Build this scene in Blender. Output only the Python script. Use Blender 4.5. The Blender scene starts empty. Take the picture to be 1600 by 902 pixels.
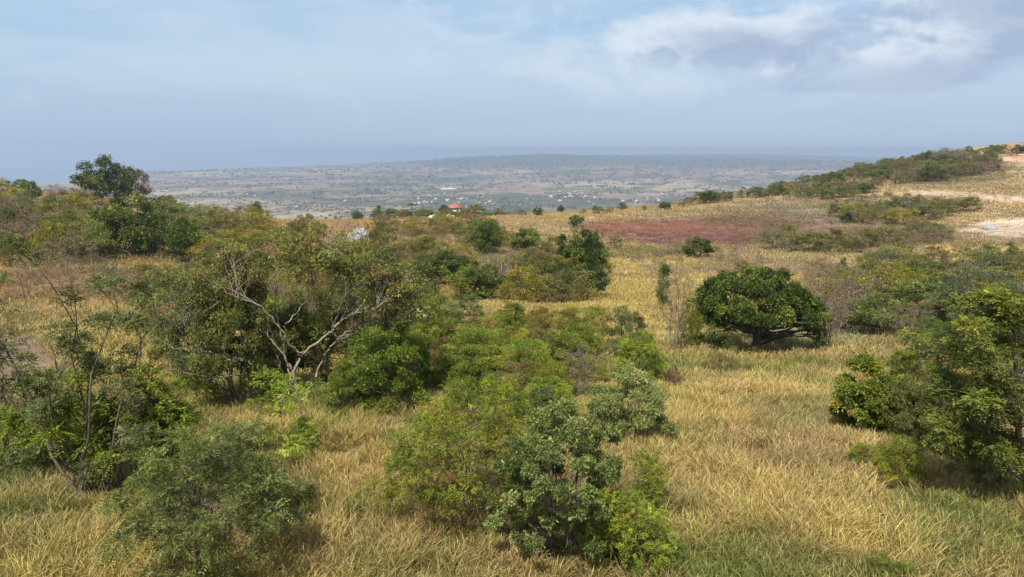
import bpy, math, random
import numpy as np
from mathutils import Vector

random.seed(7)
RNG = np.random.default_rng(7)
R = math.radians
SC = bpy.context.scene
COL = SC.collection
PI = math.pi

# ------------------------------------------------------------------ camera
F = 1067.0                     # focal length in pixels of a 1600 px wide frame
PITCH = math.atan((451 - 235) / F)
cp, sp = math.cos(PITCH), math.sin(PITCH)
cam_d = bpy.data.cameras.new('camera')
cam_d.sensor_width = 36.0
cam_d.lens = 36.0 * F / 1600.0
cam_d.clip_start = 0.5
cam_d.clip_end = 120000
cam = bpy.data.objects.new('camera', cam_d)
COL.objects.link(cam)
cam.location = (0, 0, 0)
cam.rotation_euler = (PI / 2 - PITCH, 0, 0)
SC.camera = cam

# ------------------------------------------------------------------ light
SUN_EL, SUN_AZ = 60.0, 205.0     # azimuth clockwise from +Y: behind the camera, a little to the left
world = bpy.data.worlds.new('World')
SC.world = world
world.use_nodes = True
nt = world.node_tree
for n in list(nt.nodes):
    nt.nodes.remove(n)
W = nt.nodes.new
L = nt.links.new
def wmath(op, a, b=None, c=None, clamp=False):
    n = W('ShaderNodeMath'); n.operation = op; n.use_clamp = clamp
    for i, x in enumerate((a, b, c)):
        if x is None: continue
        if isinstance(x, (int, float)): n.inputs[i].default_value = x
        else: L(x, n.inputs[i])
    return n.outputs[0]
def wmix(fac, a, b):
    n = W('ShaderNodeMix'); n.data_type = 'RGBA'
    if isinstance(fac, (int, float)): n.inputs[0].default_value = fac
    else: L(fac, n.inputs[0])
    for sock, x in ((n.inputs[6], a), (n.inputs[7], b)):
        if isinstance(x, tuple): sock.default_value = (*x, 1)
        else: L(x, sock)
    return n.outputs[2]
def wsmooth(x, lo, hi):
    n = W('ShaderNodeMapRange'); n.interpolation_type = 'SMOOTHSTEP'
    L(x, n.inputs[0]); n.inputs[1].default_value = lo; n.inputs[2].default_value = hi
    return n.outputs[0]
def wnoise(vec, scale, detail, rough=.55, dist=0.0):
    n = W('ShaderNodeTexNoise'); L(vec, n.inputs['Vector'])
    n.inputs['Scale'].default_value = scale; n.inputs['Detail'].default_value = detail
    n.inputs['Roughness'].default_value = rough; n.inputs['Distortion'].default_value = dist
    return n.outputs['Fac']
sky = W('ShaderNodeTexSky')
sky.sky_type = 'NISHITA'
sky.sun_disc = False
sky.sun_elevation = R(SUN_EL)
sky.sun_rotation = R(SUN_AZ)
sky.altitude = 200
sky.air_density = 1.0
sky.dust_density = 2.2
sky.ozone_density = 1.2
tc = W('ShaderNodeTexCoord')
sep = W('ShaderNodeSeparateXYZ'); L(tc.outputs['Generated'], sep.inputs[0])
az = wmath('ARCTAN2', sep.outputs[0], sep.outputs[1])
el = wmath('ARCSINE', sep.outputs[2])
def wvec(x, y, z=0.0):
    n = W('ShaderNodeCombineXYZ')
    for i, q in enumerate((x, y, z)):
        if isinstance(q, (int, float)): n.inputs[i].default_value = q
        else: L(q, n.inputs[i])
    return n.outputs[0]
def gauss(a0, e0, ra, re, tilt=0.0):
    da = wmath('SUBTRACT', az, a0)
    de = wmath('SUBTRACT', wmath('SUBTRACT', el, e0), wmath('MULTIPLY', da, tilt))
    qa = wmath('POWER', wmath('ABSOLUTE', wmath('DIVIDE', da, ra)), 2)
    qe = wmath('POWER', wmath('ABSOLUTE', wmath('DIVIDE', de, re)), 2)
    return wmath('EXPONENT', wmath('MULTIPLY', wmath('ADD', qa, qe), -1))
# high thin veil
veil_v = wvec(wmath('MULTIPLY', az, 1.6), wmath('MULTIPLY', el, 7.5), 3.1)
veil = wsmooth(wnoise(veil_v, 1.7, 8, .55, .5), .32, .68)
base = wmix(.72, sky.outputs[0], (2.9, 4.35, 6.1))
hz = wsmooth(el, .20, -.02)
base = wmix(wmath('MULTIPLY', hz, .85), base, (3.4, 4.3, 5.45))
base = wmix(wmath('MULTIPLY', wsmooth(el, .075, -.01), .9), base, wmix(wsmooth(az, -.45, .05), (2.9, 3.75, 5.0), (3.3, 4.15, 5.3)))
skyc = wmix(wmath('MULTIPLY', wmath('MULTIPLY', veil, wsmooth(el, .0, .12)), .72), base, (4.2, 5.1, 6.0))
# broken cumulus, heavier to the upper right
def cloud_layer(off):
    v = wvec(wmath('ADD', wmath('MULTIPLY', az, 4.2), off[0]), wmath('ADD', wmath('MULTIPLY', el, 8.0), off[1]), 4.4)
    return wnoise(v, 1.5, 12, .56, .15)
n0 = cloud_layer((0, 0))
n1 = cloud_layer((-.12, .16))
def oval(a0, e0, ra, re, tilt=0.0, hard=1.0):
    da = wmath('SUBTRACT', az, a0)
    de = wmath('SUBTRACT', wmath('SUBTRACT', el, e0), wmath('MULTIPLY', da, tilt))
    qq = wmath('SQRT', wmath('ADD', wmath('POWER', wmath('DIVIDE', da, ra), 2), wmath('POWER', wmath('DIVIDE', de, re), 2)))
    n = W('ShaderNodeMapRange'); n.interpolation_type = 'SMOOTHSTEP'; L(qq, n.inputs[0])
    n.inputs[1].default_value = 1 + .35 * hard; n.inputs[2].default_value = 1 - .55 * hard
    return n.outputs[0]
m_big = oval(.66, .150, .36, .062, .07)
m_mid = gauss(.20, .150, .20, .050, .0)
m_top = oval(.72, .26, .40, .09, .0)
m_low = gauss(.46, .078, .16, .010, .03)
mask = wmath('ADD', wmath('ADD', wmath('MULTIPLY', m_big, .37), wmath('MULTIPLY', m_mid, .19)),
             wmath('ADD', wmath('MULTIPLY', m_top, .36), wmath('MULTIPLY', m_low, .16)))
dens_raw = wmath('ADD', n0, mask)
dens = wsmooth(dens_raw, .60, .84)
light = wsmooth(wmath('SUBTRACT', n0, n1), -.09, .10)
flat_base = wsmooth(wmath('SUBTRACT', el, wmath('MULTIPLY', wmath('SUBTRACT', az, .5), .09)), .125, .088)
depthc = wmath('MAXIMUM', wsmooth(dens_raw, .80, 1.0), wmath('MULTIPLY', flat_base, wsmooth(dens_raw, .62, .74)))
lit = wmix(light, (2.9, 3.6, 4.95), (5.3, 5.9, 6.6))
ccol = wmix(wmath('MULTIPLY', depthc, .70), lit, (2.6, 3.2, 4.5))
above = wsmooth(el, .03, .085)
skyc = wmix(wmath('MULTIPLY', wmath('MULTIPLY', dens, above), .92), skyc, ccol)
wn = wnoise(wvec(wmath('MULTIPLY', az, 5.2), wmath('MULTIPLY', el, 10.0), 8.8), 1.6, 12, .62, .5)
wz = wmath('MULTIPLY', oval(.22, .15, .40, .085, .02), wsmooth(wn, .44, .66))
skyc = wmix(wmath('MULTIPLY', wz, .50), skyc, (5.2, 5.85, 6.5))
bg = W('ShaderNodeBackground'); bg.inputs['Strength'].default_value = .1
L(skyc, bg.inputs['Color'])
wo = W('ShaderNodeOutputWorld'); L(bg.outputs[0], wo.inputs[0])

sun_d = bpy.data.lights.new('sun', 'SUN')
sun_d.energy = 4.9
sun_d.angle = R(0.6)
sun_d.color = (1.0, .955, .88)
sun = bpy.data.objects.new('sun', sun_d)
COL.objects.link(sun)
sv = Vector((math.sin(R(SUN_AZ)) * math.cos(R(SUN_EL)), math.cos(R(SUN_AZ)) * math.cos(R(SUN_EL)), math.sin(R(SUN_EL))))
sun.rotation_euler = sv.to_track_quat('Z', 'Y').to_euler()

SC.view_settings.view_transform = 'Standard'
SC.view_settings.look = 'None'
SC.view_settings.exposure = 0.5
SC.view_settings.gamma = 1.0
SC.cycles.max_bounces = 5
SC.cycles.diffuse_bounces = 2
SC.cycles.glossy_bounces = 1
SC.cycles.transmission_bounces = 3
SC.cycles.transparent_max_bounces = 8
SC.cycles.volume_bounces = 1
SC.cycles.use_denoising = True
SC.cycles.sample_clamp_indirect = 4

# ------------------------------------------------------------------ helpers
def vslope(v):
    """z / Y along the view ray of image row v"""
    y = (451 - np.asarray(v, float)) / F
    return (-sp + y * cp) / (cp + y * sp)
def project(x, y, z):
    dpt = y * cp - z * sp
    up = y * sp + z * cp
    return 800 + F * x / dpt, 451 - F * up / dpt
def hash2(ix, iy, seed):
    h = (ix.astype(np.int64) * 374761393 + iy.astype(np.int64) * 668265263 + seed * 974711) & 0xffffffff
    h = ((h ^ (h >> 13)) * 1274126177) & 0xffffffff
    return ((h ^ (h >> 16)) & 0xffff) / 65535.0
def vnoise(x, y, seed=0):
    ix, iy = np.floor(x), np.floor(y)
    fx, fy = x - ix, y - iy
    fx, fy = fx * fx * (3 - 2 * fx), fy * fy * (3 - 2 * fy)
    a, b = hash2(ix, iy, seed), hash2(ix + 1, iy, seed)
    c, d = hash2(ix, iy + 1, seed), hash2(ix + 1, iy + 1, seed)
    return (a * (1 - fx) + b * fx) * (1 - fy) + (c * (1 - fx) + d * fx) * fy
def fbm(x, y, seed=0, octv=4):
    t, amp, s = 0, .5, 0
    for i in range(octv):
        t = t + amp * vnoise(x * 2 ** i, y * 2 ** i, seed + i * 17); s += amp; amp *= .5
    return t / s

# ------------------------------------------------------------------ the lie of the land
US = np.array([-250, 0, 200, 400, 600, 800, 1000, 1200, 1400, 1600, 1850], float)
VR = {   # image row of the ground at distance Y, per column
 14:  [868] * 11,
 20:  [722, 722, 720, 718, 716, 716, 716, 716, 716, 716, 716],
 30:  [618, 618, 618, 616, 614, 614, 614, 614, 614, 614, 614],
 45:  [540, 540, 541, 542, 543, 543, 543, 543, 543, 543, 543],
 65:  [474, 476, 480, 486, 490, 492, 494, 494, 490, 488, 486],
 90:  [418, 422, 430, 438, 444, 448, 448, 448, 443, 440, 436],
 130: [360, 366, 378, 392, 400, 403, 403, 402, 398, 392, 386],
 180: [312, 318, 330, 360, 366, 366, 364, 370, 362, 356, 348],
 235: [286, 290, 306, 348, 349, 344, 336, 335, 330, 322, 314],
 300: [300, 304, 320, 352, 340, 335, 325, 309, 290, 284, 276],
 380: [340, 345, 350, 370, 352, 345, 330, 297, 255, 236, 220],
 440: [370, 370, 375, 390, 380, 372, 350, 298, 240, 215, 198],
}
ZT = {5: [-9.0] * 11, 1: [-9.0] * 11}
for Y, row in VR.items():
    ZT[Y] = [float(vslope(v)) * Y for v in row]
ZT[560] = [-70, -72, -74, -78, -78, -72, -66, -38, -6, 6, 12]
ZT[900] = [-150, -150, -150, -155, -155, -150, -145, -130, -105, -90, -85]
ZT[1600] = [-200, -200, -200, -200, -198, -196, -194, -190, -185, -180, -178]
ZT[2600] = [-212, -211, -209, -206, -204, -202, -200, -198, -195, -192, -190]
ZT[4200] = [-216, -214, -210, -207, -205, -202, -198, -196, -194, -190, -186]
ZT[5100] = [-219, -218, -216, -210, -200, -188, -182, -178, -176, -176, -176]
SEA = -215.0
sky1 = [300, 300, 272, 265.5, 255, 239, 244, 250, 254, 257, 258]
ZT[5400] = [-222, -222, -219, -214, -196, -178, -172, -168, -166, -166, -166]
ZT[5900] = [-222, -222, -213.5, -205, -186, -160, -156, -154, -152, -152, -152]
ZT[6700] = [-226, -226, -210, -199, -172, -112, -124, -130, -134, -134, -134]
ZT[7600] = [-240, -240, -222, -208, -146, -52, -92, -112, -124, -130, -130]
ZT[9000] = [-260, -260, -250, -240, -185, -34, -78, -118, -140, -140, -140]
ZT[11000] = [-280, -280, -270, -262, -240, -100, -62, -82, -112, -130, -130]
ZT[12500] = [-300, -300, -300, -300, -280, -180, -50, -78, -128, -160, -170]
ZT[14500] = [-300] * 11
ZT[60000] = [-300] * 11
YS = np.array(sorted(ZT), float)
TAB = np.array([ZT[int(y)] for y in YS])
AS = (US - 800) / F / cp
LY = np.linspace(0, math.log(60000), 520)
AG = np.linspace(AS[0], AS[-1], 160)
tmp = np.array([np.interp(LY, np.log(YS), TAB[:, j]) for j in range(len(US))]).T
GRID = np.array([np.interp(AG, AS, r_) for r_ in tmp])
k = np.exp(-.5 * (np.arange(-12, 13) / 5.0) ** 2); k /= k.sum()
GRID = np.apply_along_axis(lambda r_: np.convolve(np.pad(r_, 12, 'edge'), k, 'valid'), 1, GRID)
k2 = np.exp(-.5 * (np.arange(-5, 6) / 1.8) ** 2); k2 /= k2.sum()
GRID = np.apply_along_axis(lambda r_: np.convolve(np.pad(r_, 5, 'edge'), k2, 'valid'), 0, GRID)
def ground(x, y):
    x = np.asarray(x, float); y = np.asarray(y, float)
    r = np.hypot(x, y)
    azz = np.clip(np.arctan2(x, y), math.atan(AG[0]), math.atan(AG[-1]))
    a = np.tan(azz); Y = np.maximum(r * np.cos(azz), 1.0)
    fi = np.clip(np.log(Y) / LY[-1] * (len(LY) - 1), 0, len(LY) - 1.001)
    fj = np.clip((a - AG[0]) / (AG[-1] - AG[0]) * (len(AG) - 1), 0, len(AG) - 1.001)
    i, j = fi.astype(int), fj.astype(int); fi = fi - i; fj = fj - j
    z = (GRID[i, j] * (1 - fj) + GRID[i, j + 1] * fj) * (1 - fi) + (GRID[i + 1, j] * (1 - fj) + GRID[i + 1, j + 1] * fj) * fi
    z = z + (fbm(x / 9, y / 9, 3, 3) - .5) * .7 * np.clip(r / 25, .3, 1)
    z = z + (fbm(x / 45, y / 45, 5, 3) - .5) * 2.2 * np.clip((r - 50) / 120, 0, 1) * np.clip((500 - r) / 150, 0, 1)
    z = z + (fbm(x / 420, y / 420, 9, 4) - .5) * 30 * np.clip((r - 900) / 1500, 0, 1) * np.clip((z - SEA - 2) / 12, 0, 1)
    z = z + (fbm(x / 1500, y / 1500, 19, 4) - .5) * 36 * np.clip((z - SEA - 12) / 30, 0, 1) * np.clip((r - 4500) / 1500, 0, 1)
    return z
def ray_ground(u, v, ymax=520.0):
    """first hit of the view rays of image points with the land"""
    u = np.atleast_1d(np.asarray(u, float)); v = np.atleast_1d(np.asarray(v, float))
    s = vslope(v); a = (u - 800) / F / (cp + (451 - v) / F * sp)
    Yg = np.exp(np.linspace(math.log(6.5), math.log(ymax), 260))[None, :]
    d = s[:, None] * Yg - ground(a[:, None] * Yg, Yg + 0 * a[:, None])
    hit = (d[:, 1:] <= 0) & (d[:, :-1] > 0)
    i = hit.argmax(1); j = np.arange(len(u)); p, q = d[j, i], d[j, i + 1]
    out = np.where(hit.any(1), Yg[0, i] + (Yg[0, i + 1] - Yg[0, i]) * p / (p - q + 1e-9), np.nan)
    return a * out, out

# ------------------------------------------------------------------ what grows or lies where (albedo of the land)
def seg(u, v, pts, w):
    best = np.full(np.shape(u), 1e9)
    for (x0, y0), (x1, y1) in zip(pts[:-1], pts[1:]):
        dx, dy = x1 - x0, y1 - y0
        t = np.clip(((u - x0) * dx + (v - y0) * dy) / (dx * dx + dy * dy), 0, 1)
        best = np.minimum(best, np.hypot(u - x0 - t * dx, (v - y0 - t * dy)))
    return np.clip(1.5 - best / w, 0, 1)
def ell(u, v, cu, cv, ru, rv, n, soft=.5):
    q = np.hypot((u - cu) / ru, (v - cv) / rv) + (n - .5) * 1.1
    return np.clip((1.1 - q) / soft, 0, 1)
STRAW = np.array([.46, .325, .10])
def land_color(x, y, z):
    u, v = project(x, np.maximum(y, 3), z)
    n1_, n2_, n3_ = fbm(x / 6, y / 6, 31), fbm(x / 22, y / 22, 41), fbm(x / 1.6, y / 1.6, 51, 3)
    c = np.repeat(STRAW[None, :], len(x), 0)
    def mix(m, col):
        nonlocal c
        c = c * (1 - m[:, None]) + np.array(col) * m[:, None]
    mix(np.clip((n1_ - .42) * 3.0, 0, .75), (.30, .26, .085))
    mix(np.clip((n2_ - .52) * 4, 0, .6), (.36, .24, .12))
    near = np.clip((60 - y) / 30, 0, 1)
    n4_ = fbm(x / 2.4, y / 2.4, 161, 4); mix(near * np.clip((n4_ - .45) * 5, 0, .85), (.19, .22, .05)); mix(near * np.clip((fbm(x / 4.5, y / 4.5, 171, 4) - .52) * 5, 0, .7), (.38, .26, .12))
    mix(ell(u, v, 90, 760, 330, 130, n1_), (.16, .17, .055))
    mix(ell(u, v, 120, 440, 260, 52, n2_) * .85, (.30, .165, .085))
    mix(ell(u, v, 10, 560, 95, 48, n1_), (.40, .285, .215))
    mix(ell(u, v, 180, 350, 320, 75, n2_) * .8 * (y > 90), (.20, .17, .06))
    mix(ell(u, v, 600, 400, 320, 55, n2_) * .6, (.25, .19, .085))
    mix(ell(u, v, 690, 545, 120, 60, n1_) * .6, (.20, .18, .06))
    mix(ell(u, v, 1450, 470, 230, 60, n2_) * .7, (.20, .17, .08))
    mix(ell(u, v, 1220, 532, 170, 22, n1_) * .75, (.27, .28, .14))
    far = (y > 105)
    mix(np.clip((y - 90) / 120, 0, .85), (.37, .25, .145)); mix(np.clip((n2_ - .47) * 5, 0, .75) * far * (u > 1000), (.21, .155, .105)); mix(np.clip((n1_ - .5) * 5, 0, .6) * far, (.25, .19, .10))
    mix(ell(u, v, 560, 345, 210, 16, n2_) * .75 * far, (.36, .205, .10))
    mix(ell(u, v, 1270, 344, 200, 28, n2_, .4) * .9 * far, (.17, .115, .095))
    mix(ell(u, v, 1300, 322, 150, 10, n2_) * .6 * far, (.19, .17, .11))
    nr_ = fbm(x / 3.2, y / 3.2, 151, 4); mix(ell(u, v, 1095, 364, 200, 28, n2_ * .5 + n1_ * .5, .4) * far * np.clip(.8 + (nr_ - .35) * 2.6, 0, 1), (.125, .052, .042))
    mix(ell(u, v, 1000, 354, 90, 9, n1_, .4) * far * .9, (.17, .068, .042))
    mix(ell(u, v, 1010, 392, 100, 11, n2_) * .8 * far, (.17, .17, .065))
    mix(ell(u, v, 1450, 265, 150, 26, n2_) * .75 * far, (.20, .16, .10))
    mix(ell(u, v, 1480, 335, 130, 22, n1_) * .5 * far, (.36, .24, .14))
    mix(seg(u, v, [(1420, 302), (1480, 303), (1560, 309), (1700, 320)], 3.6) * far, (.42, .31, .22))
    mix(seg(u, v, [(1540, 249), (1600, 250), (1700, 262)], 3.2) * far, (.46, .31, .19))
    mix(np.clip(seg(u, v, [(1585, 238), (1640, 236)], 9), 0, 1) * far, (.38, .20, .12))
    mix(ell(u, v, 1610, 356, 98, 15, n1_, .25) * far, (.43, .32, .235) )
    mix(seg(u, v, [(640, 352), (760, 347), (900, 333)], 2.5) * far, (.40, .26, .15))
    mix(np.clip((n3_ - .62) * 4, 0, .4) * (y < 500), (.22, .145, .08))
    return c
def bare(x, y, z):
    u, v = project(x, np.maximum(y, 3), z)
    n1_, n2_ = fbm(x / 6, y / 6, 31), fbm(x / 22, y / 22, 41)
    far = (y > 105)
    m = ell(u, v, 10, 560, 95, 48, n1_)
    m = np.maximum(m, ell(u, v, 1095, 364, 200, 28, n2_ * .5 + n1_ * .5, .5) * far * .95)
    m = np.maximum(m, seg(u, v, [(1420, 302), (1480, 303), (1560, 309), (1700, 320)], 4.5) * far)
    m = np.maximum(m, seg(u, v, [(1540, 249), (1600, 250), (1700, 262)], 3.5) * far)
    m = np.maximum(m, ell(u, v, 1610, 356, 98, 15, n1_, .25) * far)
    m = np.maximum(m, ell(u, v, 1260, 352, 190, 24, n2_) * .6 * far)
    return m

# ------------------------------------------------------------------ materials
def new_mat(name):
    m = bpy.data.materials.new(name); m.use_nodes = True
    t = m.node_tree
    for n in list(t.nodes): t.nodes.remove(n)
    return m, t
def leaf_material(name, trans=.35, rough=.55, vary=.10, spec=.3, gain=(1, 1, 1)):
    m, t = new_mat(name)
    at = t.nodes.new('ShaderNodeAttribute'); at.attribute_name = 'Col'
    oi = t.nodes.new('ShaderNodeObjectInfo')
    hs = t.nodes.new('ShaderNodeHueSaturation')
    mr = t.nodes.new('ShaderNodeMapRange'); mr.inputs[3].default_value = 1 - vary * 1.6; mr.inputs[4].default_value = 1 + vary * 1.6
    t.links.new(oi.outputs['Random'], mr.inputs[0]); t.links.new(mr.outputs[0], hs.inputs['Value'])
    mr2 = t.nodes.new('ShaderNodeMapRange'); mr2.inputs[3].default_value = .5 - vary * .18; mr2.inputs[4].default_value = .5 + vary * .18
    ml = t.nodes.new('ShaderNodeMath'); ml.operation = 'MULTIPLY'; ml.inputs[1].default_value = 7.31
    fr = t.nodes.new('ShaderNodeMath'); fr.operation = 'FRACT'
    t.links.new(oi.outputs['Random'], ml.inputs[0]); t.links.new(ml.outputs[0], fr.inputs[0]); t.links.new(fr.outputs[0], mr2.inputs[0])
    t.links.new(mr2.outputs[0], hs.inputs['Hue'])
    t.links.new(at.outputs['Color'], hs.inputs['Color'])
    p = t.nodes.new('ShaderNodeBsdfPrincipled'); p.inputs['Roughness'].default_value = rough
    p.inputs['Specular IOR Level'].default_value = spec
    t.links.new(hs.outputs[0], p.inputs['Base Color'])
    tr = t.nodes.new('ShaderNodeBsdfTranslucent')
    g = t.nodes.new('ShaderNodeMix'); g.data_type = 'RGBA'; g.blend_type = 'MULTIPLY'; g.inputs[0].default_value = 1
    t.links.new(hs.outputs[0], g.inputs[6]); g.inputs[7].default_value = (1.25, 1.2, .6, 1)
    t.links.new(g.outputs[2], tr.inputs[0])
    mx = t.nodes.new('ShaderNodeMixShader'); mx.inputs[0].default_value = trans
    t.links.new(p.outputs[0], mx.inputs[1]); t.links.new(tr.outputs[0], mx.inputs[2])
    o = t.nodes.new('ShaderNodeOutputMaterial'); t.links.new(mx.outputs[0], o.inputs[0])
    return m
M_LEAF = leaf_material('leaf', .40, .6, .09, .18)
M_GLOSSY = leaf_material('glossy_leaf', .28, .5, .08, .25)
M_GRASS = leaf_material('grass_blade', .32, .6, 0, .25)
M_DRY = leaf_material('dry_leaf', .2, .8, .12, .1)
def bark_material(name, c1, c2, scale=6):
    m, t = new_mat(name)
    tcn = t.nodes.new('ShaderNodeTexCoord')
    mp = t.nodes.new('ShaderNodeMapping'); mp.inputs['Scale'].default_value = (1, 1, .25)
    nz = t.nodes.new('ShaderNodeTexNoise'); nz.inputs['Scale'].default_value = scale * 3; nz.inputs['Detail'].default_value = 6
    t.links.new(tcn.outputs['Object'], mp.inputs[0]); t.links.new(mp.outputs[0], nz.inputs['Vector'])
    cr = t.nodes.new('ShaderNodeValToRGB'); cr.color_ramp.elements[0].position = .35; cr.color_ramp.elements[1].position = .65
    cr.color_ramp.elements[0].color = (*c1, 1); cr.color_ramp.elements[1].color = (*c2, 1)
    t.links.new(nz.outputs['Fac'], cr.inputs[0])
    p = t.nodes.new('ShaderNodeBsdfPrincipled'); p.inputs['Roughness'].default_value = .85; p.inputs['Specular IOR Level'].default_value = .15
    t.links.new(cr.outputs[0], p.inputs['Base Color'])
    bp = t.nodes.new('ShaderNodeBump'); bp.inputs['Strength'].default_value = .5; bp.inputs['Distance'].default_value = .02
    t.links.new(nz.outputs['Fac'], bp.inputs['Height']); t.links.new(bp.outputs[0], p.inputs['Normal'])
    o = t.nodes.new('ShaderNodeOutputMaterial'); t.links.new(p.outputs[0], o.inputs[0])
    return m
M_BARK = bark_material('bark_brown', (.075, .055, .04), (.17, .13, .10))
M_PALE = bark_material('bark_pale', (.13, .10, .08), (.36, .29, .23))
M_TWIG = bark_material('bark_dry_twig', (.13, .095, .075), (.26, .20, .165))

# ------------------------------------------------------------------ mesh building
class MB:
    def __init__(s): s.v = []; s.f = []; s.c = []; s.n = 0
    def quads(s, V, C):
        """V: (N,4,3) separate quads, C: (N,3) or (N,4,3) colour"""
        N = len(V)
        if N == 0: return
        s.v.append(V.reshape(-1, 3)); s.f.append(np.arange(N * 4).reshape(N, 4) + s.n)
        if C.ndim == 2: C = np.repeat(C[:, None, :], 4, 1)
        s.c.append(C.reshape(-1, 3)); s.n += N * 4
    def raw(s, V, Fq, C):
        s.v.append(np.asarray(V, float)); s.f.append(np.asarray(Fq) + s.n)
        s.c.append(np.broadcast_to(np.asarray(C, float), (len(V), 3))); s.n += len(V)
    def tube(s, pts, rad, nseg=5, c=(.2, .15, .1)):
        P = np.asarray(pts, float); n = len(P)
        rad = np.broadcast_to(np.asarray(rad, float), (n,))
        T = np.gradient(P, axis=0); T /= np.linalg.norm(T, axis=1)[:, None] + 1e-9
        ref = np.array([.31, .17, .93]); ref = np.where(np.abs(T @ ref)[:, None] > .95, np.array([1., 0, 0]), ref)
        A = np.cross(T, ref); A /= np.linalg.norm(A, axis=1)[:, None] + 1e-9
        B = np.cross(T, A)
        th = np.arange(nseg) * 2 * PI / nseg
        V = P[:, None, :] + rad[:, None, None] * (np.cos(th)[None, :, None] * A[:, None, :] + np.sin(th)[None, :, None] * B[:, None, :])
        V = V.reshape(-1, 3)
        i = np.arange(n - 1)[:, None] * nseg; j = np.arange(nseg)[None, :]; j2 = (j + 1) % nseg
        Fq = np.stack([i + j, i + j2, i + nseg + j2, i + nseg + j], -1).reshape(-1, 4)
        s.raw(V, Fq, c)
    def mesh(s, name, mat, smooth=False):
        V = np.concatenate(s.v); Fq = np.concatenate(s.f); C = np.concatenate(s.c)
        me = bpy.data.meshes.new(name)
        me.vertices.add(len(V)); me.vertices.foreach_set('co', V.astype(np.float32).ravel())
        me.loops.add(Fq.size); me.loops.foreach_set('vertex_index', Fq.astype(np.int32).ravel())
        me.polygons.add(len(Fq)); me.polygons.foreach_set('loop_start', np.arange(0, Fq.size, 4, dtype=np.int32))
        ca = me.color_attributes.new('Col', 'FLOAT_COLOR', 'POINT')
        ca.data.foreach_set('color', np.concatenate([C, np.ones((len(C), 1))], 1).astype(np.float32).ravel())
        me.materials.append(mat)
        if smooth: me.polygons.foreach_set('use_smooth', np.ones(len(Fq), bool))
        me.update(calc_edges=True)
        return me
def link(name, me, parent=None):
    o = bpy.data.objects.new(name, me); COL.objects.link(o)
    if parent is not None: o.parent = parent
    return o
def unit(a): return a / (np.linalg.norm(a, axis=-1, keepdims=True) + 1e-9)
def leaves(mb, P, D, Lh, Wd, C, rng, up=.25):
    """rhombic leaves with a slight fold; P base, D direction"""
    N = len(P)
    S = unit(np.cross(D, unit(rng.normal(size=(N, 3)) * .55 + np.array([0, 0, 1.0]))))
    Nn = np.cross(S, D)
    Lh = np.broadcast_to(Lh, (N,))[:, None]; Wd = np.broadcast_to(Wd, (N,))[:, None]
    mid = P + D * Lh * .5 + Nn * Lh * .10
    V = np.stack([P, mid + S * Wd * .5, P + D * Lh - np.array([0, 0, 1]) * Lh * .12, mid - S * Wd * .5], 1)
    mb.quads(V, C)
def sprays(mb, P, D, n_pairs, Rl, Ll, Lw, C, rng):
    """compound leaves: pairs of leaflets along a drooping rachis"""
    N = len(P)
    S = unit(np.cross(D, unit(rng.normal(size=(N, 3)) * .35 + np.array([0, 0, 1.0]))))
    t = (np.arange(n_pairs) + .6) / n_pairs
    Rl = np.broadcast_to(Rl, (N,))
    pos = P[:, None, :] + D[:, None, :] * (t[None, :, None] * Rl[:, None, None])
    pos = pos - np.array([0, 0, 1.0]) * (t[None, :, None] ** 2 * Rl[:, None, None] * .35)
    for sg in (-1, 1):
        d = unit(D[:, None, :] * .5 + sg * S[:, None, :] + rng.normal(size=pos.shape) * .15)
        p = pos.reshape(-1, 3); d = d.reshape(-1, 3)
        c = np.repeat(C[:, None, :], n_pairs, 1).reshape(-1, 3) * rng.uniform(.85, 1.15, (len(p), 1))
        leaves(mb, p, d, Ll * rng.uniform(.8, 1.2, len(p)), Lw, c, rng)
def arc(p0, p1, rng, bend=.15, n=6, sag=0.0):
    p0, p1 = np.asarray(p0, float), np.asarray(p1, float)
    t = np.linspace(0, 1, n)[:, None]; d = p1 - p0; l = np.linalg.norm(d)
    off = rng.normal(size=3) * bend * l
    wob = rng.normal(size=(n, 3)) * l * .018; wob[0] = 0
    return p0 + d * t + off * (t * (1 - t) * 2) + np.array([0, 0, 1.0]) * sag * l * (t * (1 - t)) + wob

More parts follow.
